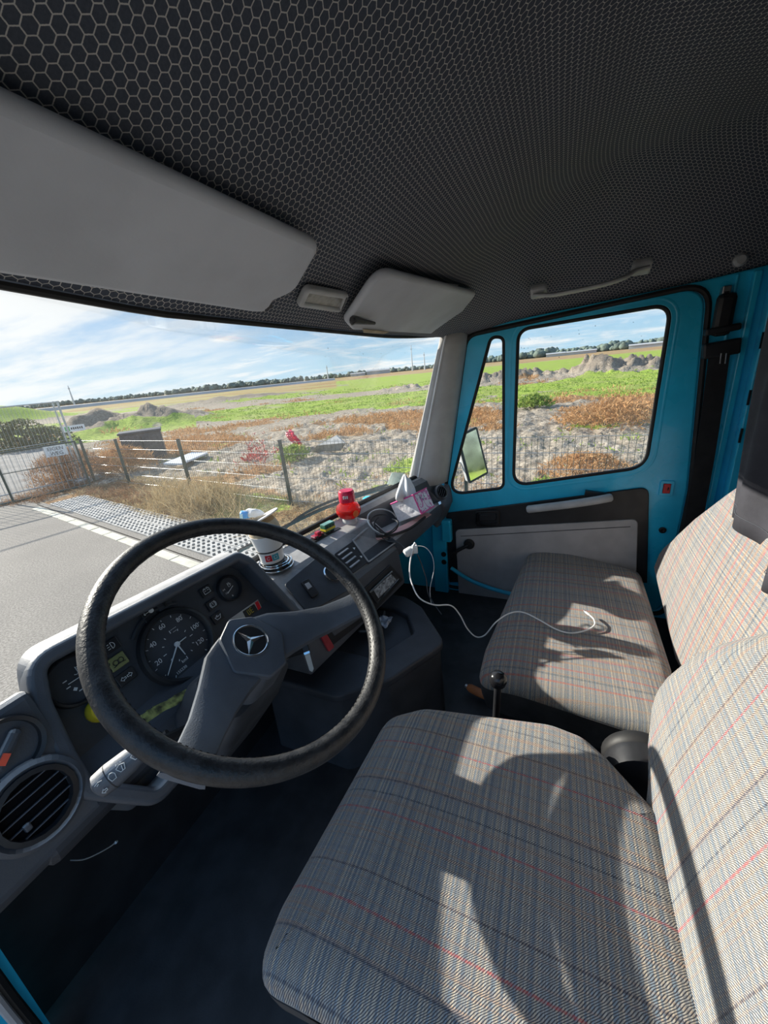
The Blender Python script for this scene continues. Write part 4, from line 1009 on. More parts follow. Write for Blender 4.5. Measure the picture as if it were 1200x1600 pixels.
# gear lever, orange handle
gl = thing('gear_lever', 'black gear lever with a round ball knob between the seats', 'lever', (.70, .09, .80))
bc = ax(778, 1062, .70)
b = MB(); b.lathe([(0, -.020), (.010, -.019), (.0165, -.012), (.020, 0), (.0185, .009), (.012, .017), (0, .020)], Matrix.Translation(bc), 24); autosmooth(b.build('ball_knob', simple('gloss_black_knob', (.015, .015, .017), .15), gl))
b = MB(); b.tube([bc+V((0, 0, -.012)), bc+V((.002, .004, -.12)), V((.70, .11, .80))], .008, 10); autosmooth(b.build('shaft', BLACK, gl))
b = MB(); b.lathe([(.012, .17), (.02, .12), (.035, .06), (.06, .0)], Matrix.Translation((.70, .105, .80)), 20, False); autosmooth(b.build('rubber_boot', RUBBER, gl))
o0 = az(731, 1073, .83); o1 = az(760, 1088, .83)
ot = thing('orange_handle', 'orange wooden tool handle lying on the floor beside the passenger bench', 'tool', o0)
b = MB(); b.tube([o0, o0.lerp(o1, .15), o0.lerp(o1, .6), o1], [.010, .015, .016, .013], 12); autosmooth(b.build('grip', ORANGE, ot))
b = MB(); b.tube([o0, o0-(o1-o0)*.12], .008, 8); b.build('ferrule', STEEL, ot)

# ================================================================== THINGS ON THE DASHBOARD
SHZ = 1.412
# red air-freshener bottle
bp = az(547, 816, SHZ); B0 = Matrix.Translation(bp+V((0, 0, .0005)))
bt = thing('air_freshener_bottle', 'round red air freshener bottle with a red cap on the dashboard', 'bottle', bp)
k = 1.18
b = MB(); b.lathe([(.027*k, 0), (.028*k, .004*k), (.024*k, .014*k), (.022*k, .017*k)], B0, 32); autosmooth(b.build('foot', FRESH, bt))
bodyp = [(.010, .016), (.024, .017), (.035, .026), (.041, .040), (.040, .052), (.033, .064), (.022, .071), (.018, .074)]
b = MB(); b.lathe([(r*k, z*k) for r, z in bodyp], B0, 40); autosmooth(b.build('glass_body', CLEARP, bt))
b = MB(); b.lathe([(.009*k, .019*k), (.023*k, .020*k), (.0335*k, .028*k), (.0385*k, .040*k), (.0378*k, .050*k), (.0*k, .050*k)], B0, 32); autosmooth(b.build('liquid', simple('red_scent_liquid', (.85, .008, .008), .1, trans=.45, var=.05), bt))
b = MB(); b.lathe([(.0185*k, .073*k), (.026*k, .074*k), (.0265*k, .078*k), (.0255*k, .106*k), (.022*k, .111*k), (0, .112*k)], B0, 32); cpo = autosmooth(b.build('cap', simple('crimson_cap', (.62, .015, .06), .3), bt))
va = (CAM-bp); va.z = 0; va.normalize(); vx = V((-va.y, va.x, 0))
for q_ in (-.008, -.001, .006):
    b = MB(); b.box(tuple(bp+va*.0300+V((0, 0, .094*k))+vx*(q_-.004)), (.004, .004, .011)); b.build('print_mark', MARK, cpo)
b = MB(); Mk = frame(bp+va*.036*k+vx*.021+V((0, 0, .042*k)), (vx*.80-va*.55), (0, 0, 1)); b.lathe([(.013, .008), (.013, .0088), (0, .009)], Mk, 20); lab(b.build('label', simple('orange_red_label', (.80, .16, .03), .4), bt), 'orange red oval label')
# toy vehicles on a dark strip
tm = az(507, 837, SHZ)
t0 = az(484, 848, SHZ); t1 = az(528, 825, SHZ); td = (t1-t0); td.z = 0; TLn = td.length; td.normalize()
TM_ = frame(t0.lerp(t1, .5), td, V((-td.y, td.x, 0)))
def tb(b, c, s_):
    k0_ = len(b.v); b.box(c, s_)
    for i in range(k0_, len(b.v)): b.v[i] = TM_ @ b.v[i]
    return b
b = MB(); tb(b, (0, 0, .0022), (TLn, .034, .003)); tag(b.build('black_strip', BLACK, bev=.001), 'flat black strip under the two toy vehicles on the dashboard', 'strip')
tr = thing('toy_tram', 'small green and yellow toy tram beside the red bottle', 'toy', TM_ @ V((.022, 0, .004)))
tb(MB(), (.022, .0, .024), (.050, .028, .026)).build('body', GREENP, tr, bev=.003)
tb(MB(), (.022, .0, .020), (.051, .0285, .008)).build('yellow_band', YELLOW, tr)
tb(MB(), (.022, .0, .0385), (.050, .024, .004)).build('roof', simple('grey_green_roof', (.16, .34, .30), .4), tr, bev=.001)
for i in range(3): tb(MB(), (.007+i*.015, -.0142, .030), (.010, .001, .007)).build('window', BLACK, tr)
for i in range(2): tb(MB(), (.010+i*.024, 0, .0075), (.010, .026, .008)).build('bogie', RUBBER, tr)
tc_ = thing('toy_car', 'small dark red toy car in front of the toy tram on the dashboard', 'toy', TM_ @ V((-.03, 0, .004)))
tb(MB(), (-.032, 0, .012), (.046, .024, .009)).build('body', simple('dark_red_toy_paint', (.42, .02, .05), .3), tc_, bev=.003)
tb(MB(), (-.028, 0, .021), (.020, .020, .010)).build('cabin', simple('dark_red_toy_roof', (.50, .03, .06), .3), tc_, bev=.004)
tb(MB(), (-.050, 0, .013), (.010, .021, .004)).build('bumper', GALV, tc_, bev=.001)
for i in (-.045, -.018):
    for j in (-.0115, .0115):
        b = MB(); b.lathe([(0, -.002), (.006, -.002), (.006, .002), (0, .002)], TM_ @ Matrix.Translation((i, j, .010)) @ Matrix.Rotation(pi/2, 4, 'X'), 12); b.build('wheel', RUBBER, tc_)
# cup dispenser on a chrome and black ring
cpz = SHZ-.006; cc = az(432, 884, cpz)
ht = thing('ring_holder', 'black and chrome round holder under the white cup on the dashboard', 'holder', cc)
CM = Matrix.Translation(cc)
b = MB(); b.lathe([(.050, 0), (.053, .006), (.050, .014), (.040, .016), (0, .016)], CM, 40); autosmooth(b.build('base', simple('gloss_black_base', (.014, .014, .016), .12), ht))
for r, z in ((.0525, .004), (.049, .0155), (.040, .018)):
    b = MB(); b.tube([cc+V((r*cos(2*pi*k/40), r*sin(2*pi*k/40), z)) for k in range(40)], .0024, 8, closed=True); autosmooth(b.build('chrome_ring', CHROME, ht))
cp0 = cc+V((-.005, .004, .0185)); tilt = Matrix.Rotation(radians(-4), 4, 'Y')
CB = Matrix.Translation(cp0) @ tilt
cu = thing('white_cup', 'white cup with black bands and red and blue labels on the dashboard', 'cup', cp0)
b = MB(); b.lathe([(.034, 0), (.036, .004), (.037, .03), (.040, .05), (.050, .105), (.0485, .105), (.036, .04), (0, .03)], CB, 40); autosmooth(b.build('cup_wall', WHITEP, cu), 40)
for z, r in ((.004, .0372), (.048, .0406)):
    b = MB(); b.lathe([(r-.001, z), (r+.001, z+.001), (r+.001, z+.005), (r-.001, z+.006)], CB, 40, False); autosmooth(b.build('black_band', BLACK, cu))
va = (CAM-cp0); va.z = 0; va.normalize(); vx = V((-va.y, va.x, 0))
for off, m_, nm, tx in ((-.0105, REDP, 'red_label', 'A'), (.0105, TEALP, 'blue_label', 'C')):
    d = (va*sqrt(.0378**2-off**2)+vx*off); Mk = CB @ frame(d+V((0, 0, .031)), vx-va*(off/.037)*.9, (0, 0, 1))
    b = MB(); b.box((0, 0, 0), (.0195, .021, .0016)); b.v = [Mk @ p for p in b.v]; o = b.build(nm, m_, cu)
    strokes('label_mark', None, .0045, [circ(1, 14, .6, 5.6)] if tx == 'A' else [[(-1, -1), (-1, 1), (1, 1), (1, -1), (-1, -1)]], o, MARK, .0008, Mk @ Matrix.Translation((0, 0, .0012)))
# open lid, tissue and blue band stuffed in the top
lc = CAM+ray(414, 806)*((cp0-CAM).dot(FW)-.005)
e1 = (CAM+ray(437, 793)*((cp0-CAM).dot(FW)))-(CAM+ray(398, 815)*((cp0-CAM).dot(FW))); r_ = e1.length/2; e1.normalize()
lm = frame(lc+V((0, 0, .0)), e1, FW+UP*.30)
b = MB(); b.lathe([(r_, -.0015), (r_, .0025), (0, .003)], lm, 32); b.lathe([(0, -.001), (r_, -.001)], lm, 32, False)
o = b.build('lid', PAPER, cu); lab(o, 'white card lid standing open')
b = MB(); b.lathe([(r_*.98, -.0018), (0, -.0018)], lm, 32); lab(b.build('lid_underside', TAN, cu), 'tan underside of the lid')
hold = [cp0+V((0, 0, .10)), lc+V((.01, .01, -.01))]
b = MB(); b.loft([[CB @ V((.046*cos(t)*s_, .046*sin(t)*s_, z)) for t in [2*pi*k/24 for k in range(24)]] for s_, z in ((1.04, .10), (.98, .125), (.80, .145))], cap=False); autosmooth(b.build('card_collar', TAN, cu))
ts = thing('tissue_pack', 'crumpled white tissue with a blue band stuffed in the white cup', 'tissue', lc)
dd = (cp0-CAM).dot(FW)
pa = CAM+ray(377, 805)*dd; pb_ = CAM+ray(422, 800)*dd
b = MB(); ax_ = (pb_-pa)
def crump(u, v):
    a = 2*pi*v; r = .014*sin(pi*min(1, u*1.1+.12))**.5*(1+.35*noise.noise(V((u*6, cos(a)*2, sin(a)*2))))
    return pa+ax_*u+(UP*cos(a)+FW*sin(a))*r+UP*.004*sin(u*5)
b.grid(crump, 24, 20); autosmooth(b.build('tissue', PAPER, ts), 60)
b = MB(); b.grid(lambda u, v: pa+ax_*(u*.28)+(UP*cos(2*pi*v)+FW*sin(2*pi*v))*(.0135+.001*sin(9*v)), 4, 20); o = autosmooth(b.build('blue_band', BLUEP, ts), 60); o.modifiers.new('solid', 'SOLIDIFY').thickness = .001
b = MB(); b.grid(lambda u, v: pa+ax_*(u*.10)+(UP*cos(2*pi*v)+FW*sin(2*pi*v))*.0142, 2, 20); autosmooth(b.build('white_edge', simple('pale_blue_film', (.60, .80, .86), .4), ts), 60)

# tissue box
ta, tb_, tg_ = -1.710849, -.427856, -.061145
TR3 = Matrix.Rotation(ta, 3, 'Z') @ Matrix.Rotation(tb_, 3, 'Y') @ Matrix.Rotation(tg_, 3, 'X')
T0 = V((1.39552, .5873, 1.34697)); DX, DY, DZ = .12139, .11823, .08356
def tx(x, y, z): return T0+TR3 @ V((x*DX, y*DY, z*DZ))
xb = thing('tissue_box', 'white and pink tissue box lying tilted in the passenger tray', 'tissue box', tx(.5, .5, 0))
b = MB()
def bx(u, v):   # slightly crumpled film
    return None
def wrapf(o_, du, dv, nn):
    b_ = MB(); b_.grid(lambda u, v: tx(*(o_+du*u+dv*v))+TR3 @ nn*(.0018*noise.noise(V((u*7+o_.x*3, v*7, o_.z+nn.x)))*min(1, 8*min(u, 1-u, v, 1-v))), 14, 14); return b_
X1, Y1, Z1 = V((1, 0, 0)), V((0, 1, 0)), V((0, 0, 1)); O3 = V((0, 0, 0))
FILM = simple('crinkled_white_film', (.86, .85, .88), .28, var=.08, vscale=90, grain=70, gs=.6, gd=.003)
bb = MB()
for o_, du, dv, nn in ((O3, X1, Z1, -Y1), (Y1, X1, Z1, Y1), (O3, X1, Y1, -Z1), (O3, Y1, Z1, -X1), (Z1, X1, Y1, Z1)):
    q = wrapf(o_, du, dv, nn); bb.add(q.v, q.f)
autosmooth(bb.build('carton', FILM, xb), 50)
def printed():
    m, t = shader('pink_swirl_print'); p = pos(t)
    wv = t.noise(p, 26, 4, .5); sw_ = t.ramp(t.m('ABSOLUTE', t.m('SUBTRACT', t.m('FRACT', t.m('MULTIPLY', wv, 5)), .5)), .12, .2)
    c = t.mix(sw_, (.55, .10, .38), (.76, .70, .80)); c = t.mix(t.ramp(t.noise(p, 55, 2), .60, .66), c, (.10, .14, .20))
    t.put(t.b.inputs['Base Color'], c); t.b.inputs['Roughness'].default_value = .3; return m
PRINT = printed()
q = wrapf(X1, Y1, Z1, X1); lab(autosmooth(q.build('printed_end', PRINT, xb), 50), 'pink and violet printed end of the carton')
b = MB()
for p0, p1 in (((0, 0, 1), (1, 0, 1)), ((1, 0, 0), (1, 0, 1)), ((0, 0, 1), (0, 1, 1)), ((1, 0, 0), (1, 1, 0)), ((1, 0, 1), (1, 1, 1))):
    b.tube([tx(*p0), tx(*p1)], .0032, 6)
lab(b.build('pink_edging', PINK, xb), 'pink edging of the carton')
b = MB(); b.box((0, 0, 0), (.055, .022, .002)); b.v = [tx(.5, .45, 1.0)+TR3 @ p for p in b.v]; b.build('opening', BLACK, xb)
def tissue(u, v):
    a = u*2*pi; h = v; r = lerp(.044, .004, h**1.7)*(1+.22*sin(a*3+h*2)+.14*sin(a*5))
    top = (CAM+ray(632, 741)*((tx(.5, .4, 1)-CAM).dot(FW)))
    ctr_ = tx(.45, .45, 1.0).lerp(top, h); spread = 1+1.1*sin(pi*min(1, h*1.15))
    return ctr_+V((1, .1, 0))*(r*cos(a)*1.2*spread)+V((0, 1, 0))*(r*sin(a)*.8)
b = MB(); b.grid(tissue, 48, 14); o = autosmooth(b.build('tissue', PAPER, xb), 80); o.modifiers.new('solid', 'SOLIDIFY').thickness = .0006
# pink cloth strip and black cable coil in the tray
cz_ = [V((1.285, .575, 1.345)), V((1.36, .545, 1.345)), V((1.44, .515, 1.348)), V((1.50, .50, 1.350))]
b = MB(); pth = spline([az(585, 842, 1.352), az(612, 832, 1.352), az(640, 820, 1.352), az(668, 803, 1.352)], 6)
b.loft([[p+V((.006, .016, 0)), p+V((-.008, -.020, 0)), p+V((-.008, -.020, .003)), p+V((0, 0, .006)), p+V((.006, .016, .003))] for p in pth]); tag(autosmooth(b.build('pink_cloth', PALEPINK), 50), 'pale pink folded cloth strip in the tray under the tissue box', 'cloth')
kb = thing('cable_coil', 'coil of black cable in the tray between bottle and tissue box', 'cable', (1.32, .62, 1.35))
for i in range(4):
    c = CAM+ray(598+i*3, 815+i*2)*1.47; n1 = -FW+UP*(.4+.35*(i % 2))+RT*(.45-.3*i); n1.normalize(); u_ = (RT-n1*RT.dot(n1)).normalized(); v_ = n1.cross(u_)
    R1, R2 = .062-.008*i, .050-.006*i
    b = MB(); b.tube([c+u_*(R1*cos(t))+v_*(R2*sin(t))+n1*.006*sin(2*t+i) for t in [.5+i*.9+4.3*k/32 for k in range(33)]], .0028, 6)
    o = autosmooth(b.build('loop', BLACK if i not in (0,) else GALV, kb))
    if i == 0: lab(o, 'pale loop of cable')
ab = MB(); ab.tube(spline([az(588, 838, 1.37), az(612, 836, 1.36), az(640, 826, 1.358), az(664, 808, 1.36)], 6), .006, 6)
autosmooth(ab.build('thick_loop', RUBBER, kb))
bc_ = MB(); bc_.tube(spline([az(560, 822, 1.40), az(585, 832, 1.37), az(605, 845, 1.36), CAM+ray(622, 848)*1.42, CAM+ray(634, 858)*1.38, CAM+ray(646, 868)*1.35], 6), .0022, 6)
autosmooth(bc_.build('trailing_end', BLACK, kb))
# white charger and cable
DPL = 1.335
pg = thing('usb_charger', 'white plug charger hanging on the tray lip with its cable', 'charger', CAM+ray(644, 862)*DPL)
def cp_(x, y, d): return CAM+ray(x, y)*d
pa = cp_(632, 866, DPL); pb_ = cp_(645, 858, DPL)
b = MB(); b.tube([pa, pa.lerp(pb_, .15), pa.lerp(pb_, .8), pb_], [.010, .015, .015, .012], 14); autosmooth(b.build('barrel', WHITEP, pg))
b = MB(); b.box(tuple(cp_(648, 858, DPL)), (.022, .02, .028), Matrix.Rotation(.4, 3, 'Z')); b.build('head', WHITEP, pg, bev=.004)
b = MB(); b.tube([cp_(644, 862, DPL-.01), cp_(646, 853, DPL-.01), cp_(649, 848, DPL-.01)], .004, 8); autosmooth(b.build('cable_plug', WHITEP, pg))
zs_ = 1.95-(1.95-BZ-.0145)*.96
def on_seat(x, y, dz=0): return az(x, y, zs_+dz)
wpts = [cp_(649, 849, DPL-.01), cp_(643, 866, 1.32), cp_(640, 890, 1.30), cp_(643, 910, 1.28), cp_(655, 934, 1.25), cp_(678, 945, 1.27), cp_(704, 946, 1.31), cp_(718, 960, 1.34), cp_(730, 982, 1.36), cp_(744, 995, 1.37), cp_(758, 992, 1.39), on_seat(775, 972), on_seat(797, 958, .004), on_seat(818, 957, .004), on_seat(845, 970, .002), on_seat(868, 983), on_seat(890, 989, .0), on_seat(912, 986, .006), on_seat(928, 978, .012), on_seat(928, 968, .016), on_seat(921, 961, .018)]
b = MB(); wc = spline(wpts, 6); b.tube(wc, .0024, 8)
wcb = tag(autosmooth(b.build('white_cable', WHITEP)), 'white charging cable running from the tray across the passenger bench', 'cable')
b = MB(); b.tube([wc[-1], wc[-1]+(wc[-1]-wc[-3]).normalized()*.018], .0042, 8, flat=.7); b.build('connector_boot', WHITEP, wcb)
e0 = wc[-1]+(wc[-1]-wc[-3]).normalized()*.017; b = MB(); b.tube([e0, e0+(wc[-1]-wc[-3]).normalized()*.008], .003, 8); b.build('connector_tip', STEEL, wcb)
b = MB(); b.tube(spline([cp_(650, 853, DPL), cp_(664, 855, 1.32), cp_(675, 868, 1.31), cp_(678, 890, 1.30), cp_(672, 920, 1.30), cp_(674, 945, 1.30)], 6), .0014, 6)
tag(b.build('thin_lead', HANDLE), 'thin grey lead hanging beside the white charger cable', 'cable')
b = MB(); b.tube(spline([cp_(652, 866, DPL), cp_(660, 885, 1.32), cp_(666, 905, 1.31), cp_(670, 930, 1.30), cp_(690, 960, 1.28)], 6), .002, 6)
tag(b.build('black_lead', BLACK), 'black lead hanging from the tray lip beside the charger', 'cable')
# things in the console bin
bb_ = MB(); c = V((1.03, .55, 1.10)); bb_.box((1.03, .57, 1.105), (.12, .09, .02), Matrix.Rotation(.3, 3, 'Z')); o = bb_.build('black_pouch', BLACK, bev=.008); tag(o, 'black pouch lying in the console bin below the radio', 'pouch')
q = cp_(616, 998, 1.16); b = MB(); b.grid(lambda u, v: V((1.0+.06*u, .50+.05*v, 1.118+.012*noise.noise(V((u*4, v*4, 2))))), 10, 8); o = autosmooth(b.build('crumpled_wrapper', simple('pale_film', (.30, .32, .36), .25, var=.3, vscale=80)), 60); o.modifiers.new('solid', 'SOLIDIFY').thickness = .001; tag(o, 'crumpled pale plastic wrapper in the console bin', 'wrapper')
# outside mirror
mt = thing('door_mirror', 'grey outside mirror on the far door reflecting green field and sky', 'mirror', (2.0, .42, 1.5))
MXC = V((2.0, .388, 1.505)); qm = [ax(x, y, 1.99) for x, y in ((715, 683), (743, 667), (761, 738), (733, 754))]
mc = sum(qm, V((0, 0, 0)))/4
m_x = V((.55, -.84, 0)).normalized()
mq = []
mnl = V((-.80, -.60, .0)).normalized()
mnn = V((-.60, -.79, .165)).normalized(); MMl = frame(mc, V((.79, -.60, 0)), mnn.cross(V((.79, -.60, 0))))
MMn = MMl.to_3x3() @ V((0, 0, 1)); MMi = MMl.inverted()
for x, y in ((714, 682), (744, 667), (762, 739), (733, 755)):
    p = MMi @ onp(x, y, mc, MMn); mq.append((p.x, p.y))
ml = rpoly(mq, .012, 5)
plate('glass', [grow(ml, -.007)], .003, MMl @ Matrix.Translation((0, 0, .004)), MIRROR, mt, 0)
plate('rim', [ml, grow(ml, -.008)], .012, MMl, BLACK, mt, .003)
b = MB(); b.loft([[MMl @ V((p.x, p.y, 0)) for p in ml], [MMl @ V((p.x*.92, p.y*.95, -.03)) for p in ml], [MMl @ V((p.x*.6, p.y*.7, -.05)) for p in ml]]); autosmooth(b.build('housing', HANDLE, mt), 40)
b = MB(); b.tube(spline([mc-MMn*.045, ax(705, 716, 1.97), ax(700, 725, 1.95), ax(697, 742, 1.86), V((1.83, .50, 1.35))], 5), .009, 8); autosmooth(b.build('arm', BLACK, mt))
b = MB(); b.tube([mc-MMn*.03+V((0, 0, -.03)), mc-MMn*.06+V((0, .02, -.035))], .014, 10); b.build('ball_joint', STEEL, mt)
# ================================================================== OUTSIDE
def N3(x, y, z=0.): return noise.noise(V((x, y, z)))
def fbm(x, y, s, o=4):
    a = 0; k = 1
    for i in range(o): a += k*noise.noise(V((x*s, y*s, i*7.3))); s *= 2.1; k *= .52
    return a
def edge(y): return 2.02+.2*y                  # white edge line of the road
def qband(x, y): return x+.2*y
def ridge(x, y):
    """soil heaps out in the field"""
    h = 0
    R = hypot(x, y); a = math.degrees(atan2(x, y))
    # long heap behind the near field, right
    if a > 62:
        h += max(0, .62+.75*fbm(a*.16, 3, 1, 3)+.75*fbm(x, y, 1.1, 4))*exp(-((R-44)/2.6)**2)*sm(62, 76, a)
        h += max(0, .42+.6*fbm(x, y, 1.3, 4))*exp(-((R-42)/3.0)**2)*exp(-((a-97)/4.5)**2)+.6*exp(-((R-42)/2.4)**2)*exp(-((a-94.5)/2.2)**2)
    # dark heap at the left
    h += (1.2+.8*fbm(x, y, .5, 5))*exp(-((a-34)/8)**2)*exp(-((R-31)/2.8)**2)
    h += (.8+.3*fbm(x, y, .4, 3))*exp(-((a-46)/9)**2)*exp(-((R-60)/4)**2)
    h += 2.6*exp(-((a-22)/5.)**2)*exp(-((R-78)/5)**2)
    return h
def masks(x, y):
    R = hypot(x, y); a = math.degrees(atan2(x, y)); n = fbm(x, y, .16, 4); n2 = fbm(x+40, y, .5, 3); q = qband(x, y)
    gr = sm(.15, .5, sm(21, 26, q+5*n)-sm(34, 38, q+3*n)+.25*n2)
    gr = max(gr, sm(44, 49, q)*(1-sm(150, 190, q))*(.9+.3*n))
    gr = max(gr, .7*sm(.42, .62, n2+.35*n-.05*abs(q-9)/9)*(1-sm(13, 20, q)))
    if a < 62: gr *= .55+.45*sm(.05, .3, n+.2+.01*(a-35))
    orr = sm(.05, .30, n+.45*n2+.42*exp(-((q-16.5)/4.2)**2)+.14*exp(-((q-7)/2)**2)+(.30*exp(-((R-13)/6)**2) if a < 58 else 0)-.18-.3*sm(24, 30, q))
    orr *= 1-.75*sm(.2, .6, gr)
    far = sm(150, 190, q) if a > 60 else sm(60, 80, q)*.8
    return gr, orr, far, R, a, q
AZ = [lerp(-12, 128, i/560) for i in range(561)]+[128+4*k for k in range(1, 55)]+[348]
NA, NR = len(AZ)-1, 400
vs = []; cols = []
for j in range(NR+1):
    R = 2.2*(900/2.2)**(j/NR)
    for i in range(NA+1):
        a = radians(AZ[i]); x, y = R*sin(a), R*cos(a)
        gr, orr, far, R_, ad, q = masks(x, y)
        off = x-edge(y) if y < 11 else 1
        soil = sm(.9, 2.0, off)
        z = -.035
        if R < 70:
            am = .085*(1-.65*gr)*soil*sm(200, 20, R)
            z += am*fbm(x, y, 2.6, 4)+.10*soil*fbm(x, y, .45, 2)*sm(3, 8, off)
        z += ridge(x, y)
        hp = ridge(x, y)
        if hp > .35: gr *= .15 if not (18 < ad < 30 and R > 60) else 1; orr *= .3
        if 26 < ad < 41 and 25 < R < 36: gr = max(gr, sm(.0, .5, fbm(x, y, .4, 2)+.5-(R-28)*.12)) if R < 29.5 else gr
        dirt = sm(.25, .7, hp) if not (15 < ad < 30 and R > 60) else 0
        if 15 < ad < 29 and R > 60 and hp > .3: gr = 1; 
        if y < -9 and x > 2: gr = 1.; orr = 0
        vs.append((x, y, z)); cols.append((max(0, min(1, gr)), max(0, min(1, orr)), far, dirt))
fs = [(j*(NA+1)+i, (j+1)*(NA+1)+i, (j+1)*(NA+1)+i+1, j*(NA+1)+i+1) for j in range(NR) for i in range(NA)]
me = bpy.data.meshes.new('field_ground'); me.from_pydata(vs, [], fs)
for nm, idx in (('zone', (0, 1, 2)), ('heap', (3, 3, 3))):
    at = me.color_attributes.new(nm, 'FLOAT_COLOR', 'POINT')
    at.data.foreach_set('color', [c for v in cols for c in (v[idx[0]], v[idx[1]], v[idx[2]], 1)])
for p in me.polygons: p.use_smooth = True
m, t = shader('field_soil'); P_ = pos(t)
zn = t.new('ShaderNodeAttribute', attribute_name='zone').outputs['Color']; zr, zg, zb_ = t.sep(zn)
hpz = t.sep(t.new('ShaderNodeAttribute', attribute_name='heap').outputs['Color'])[0]
n1 = t.noise(P_, 1.3, 6, .65); n2 = t.noise(P_, 7, 5, .65); n3 = t.noise(P_, .35, 5, .6)
soil = t.mix(t.ramp(n2, .33, .66), (0.181, 0.150, 0.117), (0.535, 0.467, 0.381))
soil = t.mix(t.ramp(n1, .35, .7), t.mix(.5, soil, (0.227, 0.188, 0.140)), soil)
soil = t.mix(t.m('MULTIPLY', hpz, .55), soil, (0.188, 0.153, 0.120))
grs = t.mix(t.ramp(n2, .3, .7), (0.146, 0.241, 0.034), (0.387, 0.493, 0.080)); grs = t.mix(t.ramp(n3, .4, .7, 0, .6), grs, (0.334, 0.321, 0.133))
org = t.mix(t.ramp(n2, .3, .7), (0.188, 0.093, 0.040), (0.400, 0.214, 0.073))
c = t.mix(t.m('MULTIPLY', t.ramp(t.m('ADD', zg, t.m('MULTIPLY', t.m('SUBTRACT', n2, .5), .9)), .35, .7), .75), soil, org)
c = t.mix(t.ramp(t.m('ADD', zr, t.m('MULTIPLY', t.m('SUBTRACT', n1, .5), .7)), .38, .68), c, grs)
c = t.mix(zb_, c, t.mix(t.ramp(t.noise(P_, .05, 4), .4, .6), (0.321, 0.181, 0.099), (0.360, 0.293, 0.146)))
t.put(t.b.inputs['Base Color'], c); t.b.inputs['Roughness'].default_value = .95; t.b.inputs['Specular IOR Level'].default_value = .1
bump(t, t.m('ADD', n2, t.m('MULTIPLY', t.noise(P_, 26, 4), .4)), .8, .08)
go = bpy.data.objects.new('ground', me); finish(go, 'ground', m, None, False, 0); struct(go); lab(go, 'bare ploughed field with green and rust coloured weeds')

# road, far road, white edge stones, paver strip
m, t = shader('asphalt'); P_ = pos(t)
n1 = t.noise(P_, 55, 4, .75); n2 = t.noise(P_, .8, 5, .6)
c = t.mix(t.ramp(n1, .40, .60), (0.173, 0.158, 0.141), (0.334, 0.307, 0.278)); c = t.mix(t.ramp(n2, .4, .65, 0, .45), c, (0.202, 0.186, 0.168))
t.put(t.b.inputs['Base Color'], c); t.b.inputs['Roughness'].default_value = .85; bump(t, n1, .5, .006); t.b.inputs['Specular IOR Level'].default_value = .06; ASPH = m
b = MB()
def slab(pts, z0, z1): b.prism([V((x, y, z0)) for x, y in pts], (0, 0, z1-z0))
slab([(-9, -14), (edge(-14)+.12, -14), (edge(10.6)+.12, 10.6), (edge(10.6)-.2, 11.2), (-9, 14.5)], -.12, .0)
road = struct(b.build('road', ASPH)); lab(road, 'grey asphalt road beside the field')
b = MB(); slab([(5.6, 11.0), (-9, 15), (-9, 30), (11.5, 22.5), (10.2, 19), (6.6, 13)], -.12, -.01)
o = struct(b.build('road', simple('pale_road_slabs', (0.227, 0.218, 0.209), .85, var=.15, vscale=1.5, grain=30, spec=.06))); lab(o, 'pale paved road beyond the gate')
EW = V((.2, 1, 0)).normalized(); EN = V((1, -.2, 0)).normalized()
PAINT = simple('cream_road_paint', (0.588, 0.560, 0.467), .8, var=.12, vscale=9, spec=.08)
def strip_pt(s_, n_, z): return V((edge(0), 0, 0))+EW*s_+EN*n_+V((0, 0, z))
sh_me = None
s0 = 1.4
kq = 0
while s0 < 9.9:
    L_ = .50; b = MB(); b.prism([strip_pt(s0, -.065, -.02), strip_pt(s0+L_-.03, -.065, -.02), strip_pt(s0+L_-.03, .065, -.02), strip_pt(s0, .065, -.02)], (0, 0, .026+.002*(kq % 2)))
    b.build('edge_stone', PAINT, road); s0 += L_; kq += 1
# grass pavers with slots
ps = MB()
def paver():
    W_, L_ = .32, .60; mb = MB(); cx_ = [(.055+.07*i, .10+.20*j+(.05 if i % 2 else 0)) for i in range(4) for j in range(3)]
    lp = [[(0, 0), (W_-.006, 0), (W_-.006, L_-.006), (0, L_-.006)]]
    for x, y in [(.048+.073*i, .062+.118*j+(.0 if i % 2 else .0)) for i in range(4) for j in range(5)]:
        hw, hl = .032, .054; lp.append([(x-hw, y-.034), (x-hw*.2, y-hl*.85), (x+hw, y+.020), (x+hw, y+.040), (x+hw*.2, y+hl*.9), (x-hw, y-.014)])
    return lp
PAV = simple('grey_grass_paver', (0.454, 0.441, 0.420), .9, var=.15, vscale=8, grain=40, gs=.3, spec=.08)
strip = thing('paver_strip', 'strip of pale concrete grass pavers with slots between road and weeds', 'pavement', strip_pt(5, .5, 0))
proto = None
for r in range(2):
    for k_ in range(15):
        M_ = Matrix.Translation(strip_pt(.9+k_*.6, .24+r*.325, .0)) @ frame((0, 0, 0), EN, EW)
        if proto is None: proto = plate('paver', paver(), .07, Matrix.Translation((0, 0, -.035)), PAV, None, 0); o = proto
        else: o = proto.copy(); COL.objects.link(o)
        o.parent = strip; o.matrix_world = Matrix.Identity(4); o.matrix_basis = Matrix.Translation(-BASE['paver_strip'] if 'paver_strip' in BASE else (0, 0, 0)) @ M_ @ Matrix.Translation((0, 0, .004*((k_*7+r*3) % 3)))
b = MB(); b.prism([strip_pt(.8, .14, -.05), strip_pt(9.9, .14, -.05), strip_pt(9.9, .9, -.05), strip_pt(.8, .9, -.05)], (0, 0, .025)); struct(b.build('trim_4', simple('dark_soil', (.16, .14, .11), .95)))
